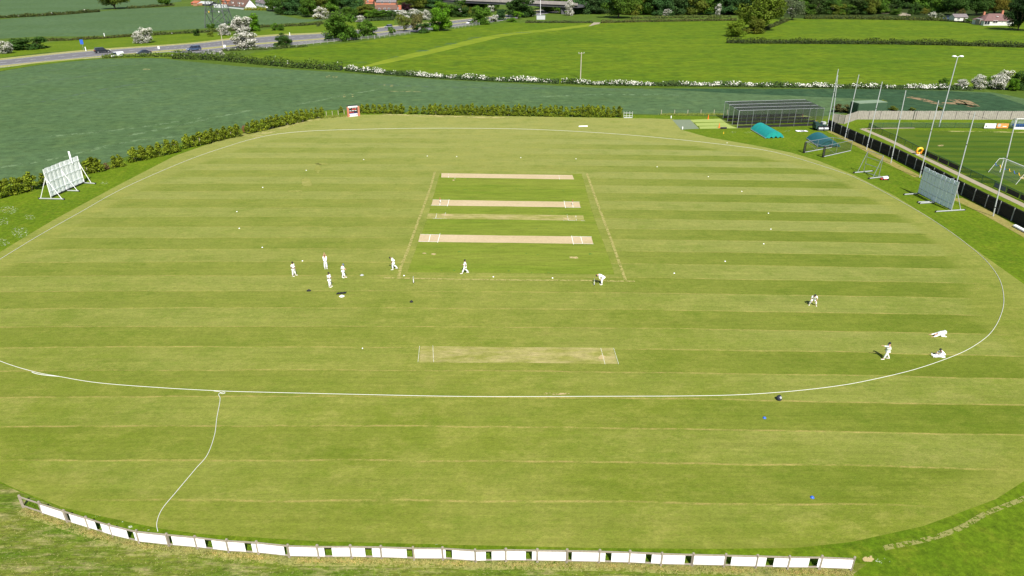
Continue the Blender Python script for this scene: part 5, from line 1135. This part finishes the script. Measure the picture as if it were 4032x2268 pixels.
p = V('DD', 1959, 1006); bg_ = thing('kit_bag', 'small dark and grey bag standing on the grass outside the near rope', 'bag', tuple(p))
m = M(); m.lathe((p.x, p.y, 0), [(.16,.0),(.24,.08),(.22,.3),(.12,.42),(.03,.44)], 12); m.build('body', 'navy', bg_, smooth=True)
m = M(); m.lathe((p.x+.05, p.y-.12, .2), [(.05,0),(.12,.05),(.1,.18),(.02,.22)], 10); m.build('pocket', 'grey_light', bg_)
m = M(); m.tube([p + Vector((-.08,0,.4)), p + Vector((-.05,0,.52)), p + Vector((.05,0,.52)), p + Vector((.08,0,.4))], .015, 6); m.build('handle', 'dark', bg_)
for x, y, l in ((1923,1052,'blue marker dome on the grass below the kit bag'),(2043,1252,'blue marker dome nearest the right end of the board fence')):
    p = V('DD', x, y); m = M(); m.lathe((p.x, p.y, .012), [(.15,0),(.14,.03),(.08,.10),(.04,.12),(.02,.12)], 16); tag(m.build('marker_dome', 'blue', smooth=True), l, 'marker', 'blue marker domes')

# ---------------------------------------------------------------- road furniture and cars
def car(label, x, y, paint, kind='suv', flip=False, S=1.18, name='car'):
    X, Y = G(x, y); j = min(range(len(RD)-1), key=lambda i: abs((RD[i][0]+RD[i+1][0])/2 - x))
    a, b = G(RD[j][0], RD[j][1]), G(RD[j+1][0], RD[j+1][1]); ang = math.atan2(b[1]-a[1], b[0]-a[0]) + (math.pi if flip else 0)
    c = thing(name, label, 'van' if kind == 'van' else 'car', (X, Y, .05), ang, scale=S)
    L, Wd = {'suv': (4.7, 1.9), 'saloon': (4.6, 1.8), 'van': (4.6, 1.9)}[kind]; Hh = {'suv': 1.65, 'saloon': 1.42, 'van': 1.95}[kind]
    h = L/2; bl = .78 * (1.15 if kind == 'van' else 1)
    prof = [(-h,.35),(-h+.05,.75),(-h+.1,bl+.12),(h-1.25,bl+.12),(h-.35,bl-.05),(h-.05,.6),(h,.35)]
    def loft(pr, w0, w1, zs):
        m = M(); n = len(pr); vs = [(px, s*(w0 if pz < zs else w1)/2, pz) for s in (-1, 1) for px, pz in pr]
        m.add(vs, [tuple(range(n)), tuple(range(2*n-1, n-1, -1))] + [(i, n+i, n+(i+1)%n, (i+1)%n) for i in range(n)]); return m
    body = loft(prof, Wd, Wd*.94, .7).build('body', paint, c, local=True)
    cab = {'suv': [(-h+.12,bl+.12),(-h+.35,Hh-.06),(.35,Hh-.04),(1.15,bl+.12)], 'saloon': [(-h+.7,bl+.1),(-h+1.35,Hh-.05),(.3,Hh-.05),(1.2,bl+.1)], 'van': [(-h+.08,bl+.12),(-h+.12,Hh-.05),(1.1,Hh-.05),(1.75,bl+.12)]}[kind]
    loft(cab, Wd*.90, Wd*.76, bl+.2).build('windows', 'glass', c, local=True)
    m = M(); x0, x1 = cab[1][0], cab[2][0]; m.box(((x0+x1)/2, 0, Hh-.02), (x1-x0+.1, Wd*.78, .07)); rf = m.build('roof', paint, c, local=True)
    m = M()
    if kind == 'van': m.box(((x0+.3)/2 - .1, 0, (bl+Hh)/2+.05), (abs(x0)+.2, Wd*.91, Hh-bl-.2))
    for px in (cab[0][0]*.5, .25):
        for s in (-1, 1): m.beam((px, s*Wd*.455, bl+.1), (px, s*Wd*.39, Hh-.03), .09, .04)
    m.build('pillar', paint, rf, local=True)
    for px in (-h+.85, h-.85):
        for s in (-1, 1):
            m = M(); m.cyl((px, s*(Wd/2-.1), .34), .34, .22, 16, 'y'); wh = m.build('wheel', 'tyre', c, local=True)
            m = M(); m.cyl((px, s*(Wd/2+.012), .34), .2, .02, 12, 'y'); m.build('rim', 'metal', wh, local=True)
    for s in (-1, 1):
        m = M(); m.box((h-.12, s*Wd*.36, .66), (.22, .36, .15)); m.build('headlight', 'light_glass', c, local=True)
        m = M(); m.box((-h+.06, s*Wd*.40, .82), (.1, .22, .22)); m.build('tail_light', 'red', c, local=True)
    return c
car('black estate car driving right on the far carriageway', 405, 208, 'car_black', 'suv', False, 1.22)
car('white van behind the grass bank on the near carriageway', 463, 226, 'car_white', 'van', True, .98)
car('dark blue car half hidden by the grass bank behind the white van', 568, 214, 'car_dark', 'saloon', True, 1.15)
car('grey blue car with white front on the near carriageway left of the telegraph pole', 764, 200, 'car_blue', 'suv', True, 1.18)
car('dark grey car showing between the roadside trees', 1530, 110, 'car_grey', 'suv', True, 1.0)
car('pale lilac car on the road left of the round dense tree', 1850, 94, 'car_white', 'suv', True, 1.0)
X, Y = W('D2', 775, 462); c_ = copy_tree([o for o in C.objects if o.name.startswith('car') and not o.parent and 'blue car with' in o.get('label','')][0]); c_.location = (X, Y, .05); c_.scale = (1.3,)*3; c_.rotation_euler.z = R(200)
tag(c_, 'parked blue car in front of the dark trees left of the white shed', 'car')
def sign(t, x, y, ty, label, mat, w_=.9, rnd=False, back='grey_light'):
    p = V(t, x, y); hh = hgt(z(t,x,y)[1], z(t,x,ty)[1]); s = thing('road_sign', label, 'sign', tuple(p)); w_ *= .75
    m = M(); m.tube([p, up(p, hh)], .06, 6); m.build('pole', 'metal', s)
    m = M(); m.box((p.x, p.y - .1, hh - w_*.6), (w_, .05, w_*1.4)); m.build('plate', mat, s)
sign('A1',1062,640,505,'blue rectangular road sign on a pole at the far verge','blue',1.7)
sign('A1',2020,642,588,'small white sign on the central reservation','white',1.0)
sign('A2',600,618,572,'white marker sign at the near kerb by the telegraph pole','white',1.3)
for i, (t, x, y, l) in enumerate((('A1',1092,648,'short white marker post right of the blue road sign'),('A1',1327,465,'short white marker post in the far verge hedge'),('A2',1422,455,'white marker post at the far kerb behind the dark rounded bush'))):
    p = V(t, x, y); m = M(); m.box((p.x, p.y, .8), (.3, .15, 1.6)); m.box((p.x, p.y-.09, 1.35), (.22, .03, .25)); tag(m.build('marker_post', 'white'), l, 'post', 'white roadside marker posts')
def telegraph(t, x, y, ty, label):
    p = V(t, x, y); hh = hgt(z(t,x,y)[1], z(t,x,ty)[1]); s = thing('telegraph_pole', label, 'telegraph pole', tuple(p))
    m = M(); m.tube([p, up(p, hh)], .17, 8, .12); m.build('pole', 'bark_pale', s)
    m = M(); m.beam(up(p + Vector((-.9,-.1,0)), hh-.25), up(p + Vector((.9,.1,0)), hh-.1), .14, .14); ca = m.build('crossarm', 'wood', s)
    for dx in (-.8, 0, .8): m = M(); m.cyl(up(p + Vector((dx, dx*.1, 0)), hh + .02), .06, .22, 8); m.build('insulator', 'white', ca)
telegraph('A4', 597, 995, 668, 'wooden telegraph pole rising from the flowering hedge')
telegraph('A2', 583, 640, 385, 'wooden telegraph pole beside the road and the big white hawthorn')
# lamp column with cabinet
p = V('A3', 2342, 245); s = thing('lamp_column', 'tall slim white mast beside the grey cabinet near the bridge', 'mast', tuple(p)); m = M(); m.tube([p, up(p, 17)], .16, 8, .1); m.build('column', 'white', s)
m = M(); m.box((p.x, p.y, 17), (1.2, .3, .2)); m.build('head', 'grey_light', s)
p = V('A3', 2350, 250); m = M(); m.box((p.x, p.y+2, 1.2), (5.2, 2.2, 2.4)); cb = thing('cabinet', 'grey green roadside equipment cabinet at the foot of the white mast', 'cabinet', tuple(p)); m.build('body', 'grey_light', cb)
m = M(); m.box((p.x, p.y+2, 2.46), (5.4, 2.4, .12)); m.build('lid', 'metal', cb)
# pylon
def pylon():
    a, b = V('A2', 335, 362), V('A2', 625, 345); cx = (a + b) / 2; wb = (b - a).length * .95; c = Vector((cx.x, cx.y + wb/2, 0)); HT = 44
    s = thing('electricity_pylon', 'dark steel lattice pylon in the far crop field', 'pylon', tuple(c))
    def wd(zz): return wb/2 * (1 - zz/30 * .72) if zz < 30 else wb/2*.28*(1-(zz-30)/14*.6)
    def cr(i, zz): sx, sy = ((-1,-1),(1,-1),(1,1),(-1,1))[i % 4]; return c + Vector((sx*wd(zz), sy*wd(zz), zz))
    for i in range(4):
        m = M(); m.tube([cr(i, 0), cr(i, 30), cr(i, HT)], .24, 5, .14); m.build('leg', 'lattice', s)
    lv = [0, 8, 14.5, 20, 25, 30, 34, 38, 42, HT]
    m = M()
    for z0, z1 in zip(lv, lv[1:]):
        for i in range(4):
            m.tube([cr(i, z0), cr(i+1, z1)], .12, 4); m.tube([cr(i+1, z0), cr(i, z1)], .12, 4); m.tube([cr(i, z1), cr(i+1, z1)], .12, 4)
    m.build('bracing', 'lattice', s)
    for zz, ln in ((32, 8), (37, 10), (42, 7)):
        m = M()
        for sg in (-1, 1): m.tube([cr(0 if sg < 0 else 1, zz), c + Vector((sg*ln, 0, zz+.6))], .1, 4); m.tube([cr(3 if sg < 0 else 2, zz), c + Vector((sg*ln, 0, zz+.6))], .1, 4); m.tube([cr(0 if sg < 0 else 1, zz+2), c + Vector((sg*ln, 0, zz+.6))], .08, 4)
        m.build('crossarm', 'lattice', s)
    for sx in (-1, 1): p = c + Vector((sx*wd(7)*.55, -wd(8), 8.0)); m = M(); m.box(tuple(p), (.6, .1, .7)); m.build('warning_plate', 'yellow' if sx < 0 else 'white', s)
pylon()
# rail fences by the road
for t, base, l in (('A2', [(1450,592),(1640,572),(1900,545),(2200,515),(2500,490)], 'grey post and rail fence between the road and the meadow, left stretch'), ('A3', [(240,490),(450,462),(690,432)], 'grey post and rail fence below the olive trees'), ('A3', [(1260,362),(1400,342),(1570,318)], 'grey post and rail fence left of the round dense tree')):
    P = [V(t, *b) for b in base]; tt = [0]
    for a, b in zip(P, P[1:]): tt.append(tt[-1] + (b-a).length)
    s = thing('rail_fence', l, 'fence', tuple(P[0])); n = max(2, int(tt[-1]/3.5)); sp = tt[-1]/n
    for i in range(n+1):
        a = along(P, tt, i*sp); m = M(); m.beam(a, up(a, 1.5), .18, .18); m.build('post', 'fence_grey', s)
        if i < n:
            b = along(P, tt, (i+1)*sp); m = M()
            for zz in (.5, .9, 1.3): m.beam(up(a, zz), up(b, zz), .05, .10)
            m.build('rails', 'fence_grey', s)

# ---------------------------------------------------------------- buildings
def house(label, t, bl, br, eave_y, ridge_y, depth, wall, roof, hip=0, windows=(), chim=(), dormers=(), name='house', cat='house', white_end=False, doors=()):
    A, B = V(t, *bl), V(t, *br); d = (B - A).normalized(); n = Vector((-d.y, d.x, 0)); n = -n if n.y < 0 else n; L = (B - A).length
    by = z(t, *bl)[1]; he = hgt(by, z(t, 0, eave_y)[1]); Rg = H - (A.y + depth/2) * (SN + ((z(t,0,ridge_y)[1]-1134)/F)*CS) / (CS - ((z(t,0,ridge_y)[1]-1134)/F)*SN)
    Rg = max(Rg, he + 1.5); s = thing(name, label, cat, tuple(A)); ov = .35
    P = lambda u, v, zz: A + d*u + n*v + Vector((0,0,zz))
    m = M(); m.add([P(0,0,0),P(L,0,0),P(L,depth,0),P(0,depth,0),P(0,0,he),P(L,0,he),P(L,depth,he),P(0,depth,he)], [(0,1,5,4),(1,2,6,5),(2,3,7,6),(3,0,4,7)])
    if not hip: m.add([P(0,0,he),P(0,depth,he),P(0,depth/2,Rg),P(L,0,he),P(L,depth,he),P(L,depth/2,Rg)], [(1,0,2),(3,4,5)])
    m.build('wall', wall, s)
    m = M(); hr = hip; th_ = .15
    top = [P(-ov+hr,depth/2,Rg+.1), P(L+ov-hr,depth/2,Rg+.1)]; e = [P(-ov,-ov,he-.1),P(L+ov,-ov,he-.1),P(L+ov,depth+ov,he-.1),P(-ov,depth+ov,he-.1)]
    m.add(e + top, [(0,1,5,4),(2,3,4,5)] + ([(1,2,5),(3,0,4)] if hip else [])); 
    m.add([p + Vector((0,0,-th_)) for p in e + top], [(4,5,1,0),(5,4,3,2)])
    rf = m.build('roof', roof, s)
    for u, w_, zc, h_ in windows:
        m = M(); p = P(u*L, -.05, zc); m.box(tuple(p), (w_, .12, h_), math.atan2(d.y, d.x)); wn = m.build('window', 'glass', s)
        m = M(); p = P(u*L, -.13, zc)
        for q_ in (-w_/2, 0, w_/2): m.beam(p + d*q_ + Vector((0,0,-h_/2)), p + d*q_ + Vector((0,0,h_/2)), .1, .06)
        for zz in (-h_/2, h_/2): m.beam(p + d*(-w_/2) + Vector((0,0,zz)), p + d*(w_/2) + Vector((0,0,zz)), .06, .1)
        m.build('frame', 'white', wn)
    for u in doors:
        m = M(); p = P(u*L, -.05, 1.0); m.box(tuple(p), (1.0, .1, 2.0), math.atan2(d.y, d.x)); m.build('door', 'bark', s)
    for u, hc2 in chim:
        m = M(); p = P(u*L, depth/2, Rg + hc2/2 - .3); m.box(tuple(p), (1.0, .8, hc2+.6), math.atan2(d.y, d.x)); cst = m.build('chimney', 'brick', rf)
        m = M(); m.cyl(p + Vector((0,0,hc2/2+.45)), .16, .4, 8); m.build('chimney_pot', 'brick', cst)
    for u in dormers:
        v0, zz = depth*.12, he + (Rg-he)*.22; hw = 1.2; m = M(); f0 = P(u*L, v0, 0)
        hd_ = (Rg-he)*.42; dp = depth*.36
        vs = [P(u*L-hw, v0, zz), P(u*L+hw, v0, zz), P(u*L+hw, v0, zz+hd_*.65), P(u*L, v0, zz+hd_), P(u*L-hw, v0, zz+hd_*.65)]; vb = [x + n*dp for x in vs]
        m.add(vs + vb, [(0,1,2,3,4)] + [(i,(i+1)%5,5+(i+1)%5,5+i) for i in (0,1,4)]); dm = m.build('dormer', 'render_white', rf)
        m = M(); m.add([p + Vector((0,0,.08)) - n*.2 for p in vs[2:5]] + [p + Vector((0,0,.08)) for p in vb[2:5]], [(0,1,4,3),(1,2,5,4)]); m.build('dormer_roof', roof, dm)
        m = M(); p = P(u*L, v0-.05, zz+hd_*.4); m.box(tuple(p), (1.1, .08, hd_*.45), math.atan2(d.y, d.x)); m.build('dormer_window', 'glass', dm)
    return s
house('long white cottage with brown roof and three dormers behind the far crop field', 'A2', (635,100), (852,122), 68, -28, 9, 'render_white', 'roof_brown', windows=((.42,1.1,1.6,1.6),(.72,1.4,1.8,1.4)), chim=((.1,1.2),), dormers=(.22,.60,.80))
house('white two storey house right of the cottage', 'A2', (990,70), (1115,102), 20, -60, 9, 'render_white', 'roof_grey', windows=((.5,1.8,5.5,1.8),(.3,1.4,2,1.6),(.75,1.4,2,1.6)), chim=((.2,1.3),))
house('low brown roofed house with white gable beyond the road', 'A3', (250,142), (520,142), 118, 62, 10, 'render_white', 'roof_brown', windows=((.2,1.4,1.5,1.2),(.45,1.4,1.5,1.2),(.65,1.4,1.5,1.2)), chim=((-.02,1.4),))
house('orange roofed extension at the right end of the low brown roofed house', 'A3', (500,135), (575,135), 118, 65, 10, 'render_white', 'roof_red', windows=((.5,1.2,1.5,1.2),))
house('red roofed house left of the grey roofed one at the top', 'A3', (95,50), (220,50), 20, -30, 12, 'brick', 'roof_red', windows=((.5,1.4,2,1.6),), chim=((.2,1.3),))
house('grey brown roofed house at the top beyond the low one', 'A3', (265,60), (510,60), 28, -20, 12, 'brick', 'roof_grey', windows=((.3,1.4,2,1.6),(.7,1.4,2,1.6)), chim=((.12,1.4),(.85,1.2)))
house('orange brick shed at the far field edge left of the pylon', 'A2', (170,62), (250,66), 35, 10, 7, 'brick', 'roof_red', windows=((.5,1.2,1.2,1),), name='shed', cat='shed')
house('dark shed with pale metal roof behind the pylon', 'A2', (255,68), (405,74), 45, 20, 8, 'navy', 'grey_light', windows=((.7,1.4,1.6,1.2),), name='shed', cat='shed')
house('red brick house just left of the white cottage top', 'A2', (560,55), (660,60), 10, -40, 9, 'brick', 'roof_red', windows=((.5,1.4,2,1.4),))
a, b = V('A2', 465, 98), V('A2', 635, 104); m = M(); m.beam(up(a, 1.3), up(b, 1.3), .15, 2.6); gw = thing('garden_fence', 'pale green garden fence left of the white cottage', 'fence', tuple(a)); m.build('panel', 'grey_light', gw)
for i in range(6): p = a.lerp(b, i/5); m = M(); m.beam(p - Vector((0,.15,0)), up(p - Vector((0,.15,0)), 2.8), .2, .15); m.build('post', 'white', gw)
for i, (x, y, l) in enumerate(((230,78,'stack of orange pallets left of the pylon top'),(290,70,'smaller stack of orange pallets near the dark shed'))):
    p = V('A2', x, y); m = M()
    for k in range(5): m.box((p.x, p.y, .25 + k*.35), (3.4 - (k%2)*.4, 2, .25), .1*k)
    tag(m.build('pallet_stack', 'soil'), l, 'pallets', 'orange pallet stacks')
# bungalow
bg = house('cream bungalow with purple brown hipped roof at the upper right', 'D2', (1620,600), (2330,600), 485, 322, 11, 'render_cream', 'roof_purple', hip=5.2, windows=((.10,3.0,1.5,2.0),(.36,2.6,2.0,1.3),(.60,.8,2.1,.7),(.80,1.6,1.9,1.5)), chim=((.73,1.6),(.13,.9)), name='bungalow')
p = V('D2', 1960, 600); m = M(); m.box((p.x, p.y + 2.6, hgt(z('D2',0,600)[1], z('D2',0,395)[1])), (1.2, .9, .12)); m.rot = 0; o = m.build('skylight', 'white', bg)
A = V('D2', 1525, 590); cons = thing('conservatory', 'small brown timbered lean-to at the left end of the bungalow', 'lean-to', tuple(A)); m = M(); m.box((A.x+1.0, A.y+2, 1.5), (2.4, 4, 3.0)); m.build('wall', 'wood', cons); m = M(); m.box((A.x+1.0, A.y+2, 3.08), (2.8, 4.4, .14)); m.build('roof', 'grey_light', cons)
house('white walled shed with grey roof left of the bungalow', 'D2', (930,500), (1235,500), 400, 375, 6, 'render_cream', 'roof_grey', windows=((.3,1.4,1.6,1.2),), name='shed', cat='shed', doors=(.75,))
# bridge
A, B = V('A3', 1700, 130), V('A3', 2900, 190); A = V('FF', 1930, 42); B = V('FF', 2205, 56)
br = thing('road_bridge', 'long concrete road bridge crossing over the dual carriageway', 'bridge', tuple(A))
d = (B - A).normalized(); A2, B2 = A - d * 60, B + d * 14; n = Vector((-d.y, d.x, 0)); zt = hgt(50, 6); print('bridge', zt, (B2-A2).length)
m = M(); m.beam(up(A2 + n*5, zt - 1.9), up(B2 + n*5, zt - 1.9), 11, 1.6); m.build('deck', 'bridge_dark', br)
m = M(); m.beam(up(A2 - n*.8, zt - .5), up(B2 - n*.8, zt - .5), .5, 1.4); m.build('parapet', 'bridge', br)
m = M(); m.beam(up(A2 + n*11, zt - .5), up(B2 + n*11, zt - .5), .5, 1.4); m.build('parapet', 'bridge', br)
for i in range(14): p = A2.lerp(B2, (i+.5)/14) - n*1.1; m = M(); m.beam(up(p, zt-1.1), up(p, zt+.35), .3, .2); m.build('parapet_post', 'bridge', br)
for p in (B - d * 1.0, B - d * 42):
    m = M(); m.beam(up(p + n*4.5, 0), up(p + n*4.5, zt - 2.6), 2.2, 9); m.build('pier', 'bridge_dark', br)
sheet('distant_road', T('A6', [(760,160),(900,155),(1140,170),(1140,200),(1010,200),(900,172),(770,172)]), 'gravel', .05)
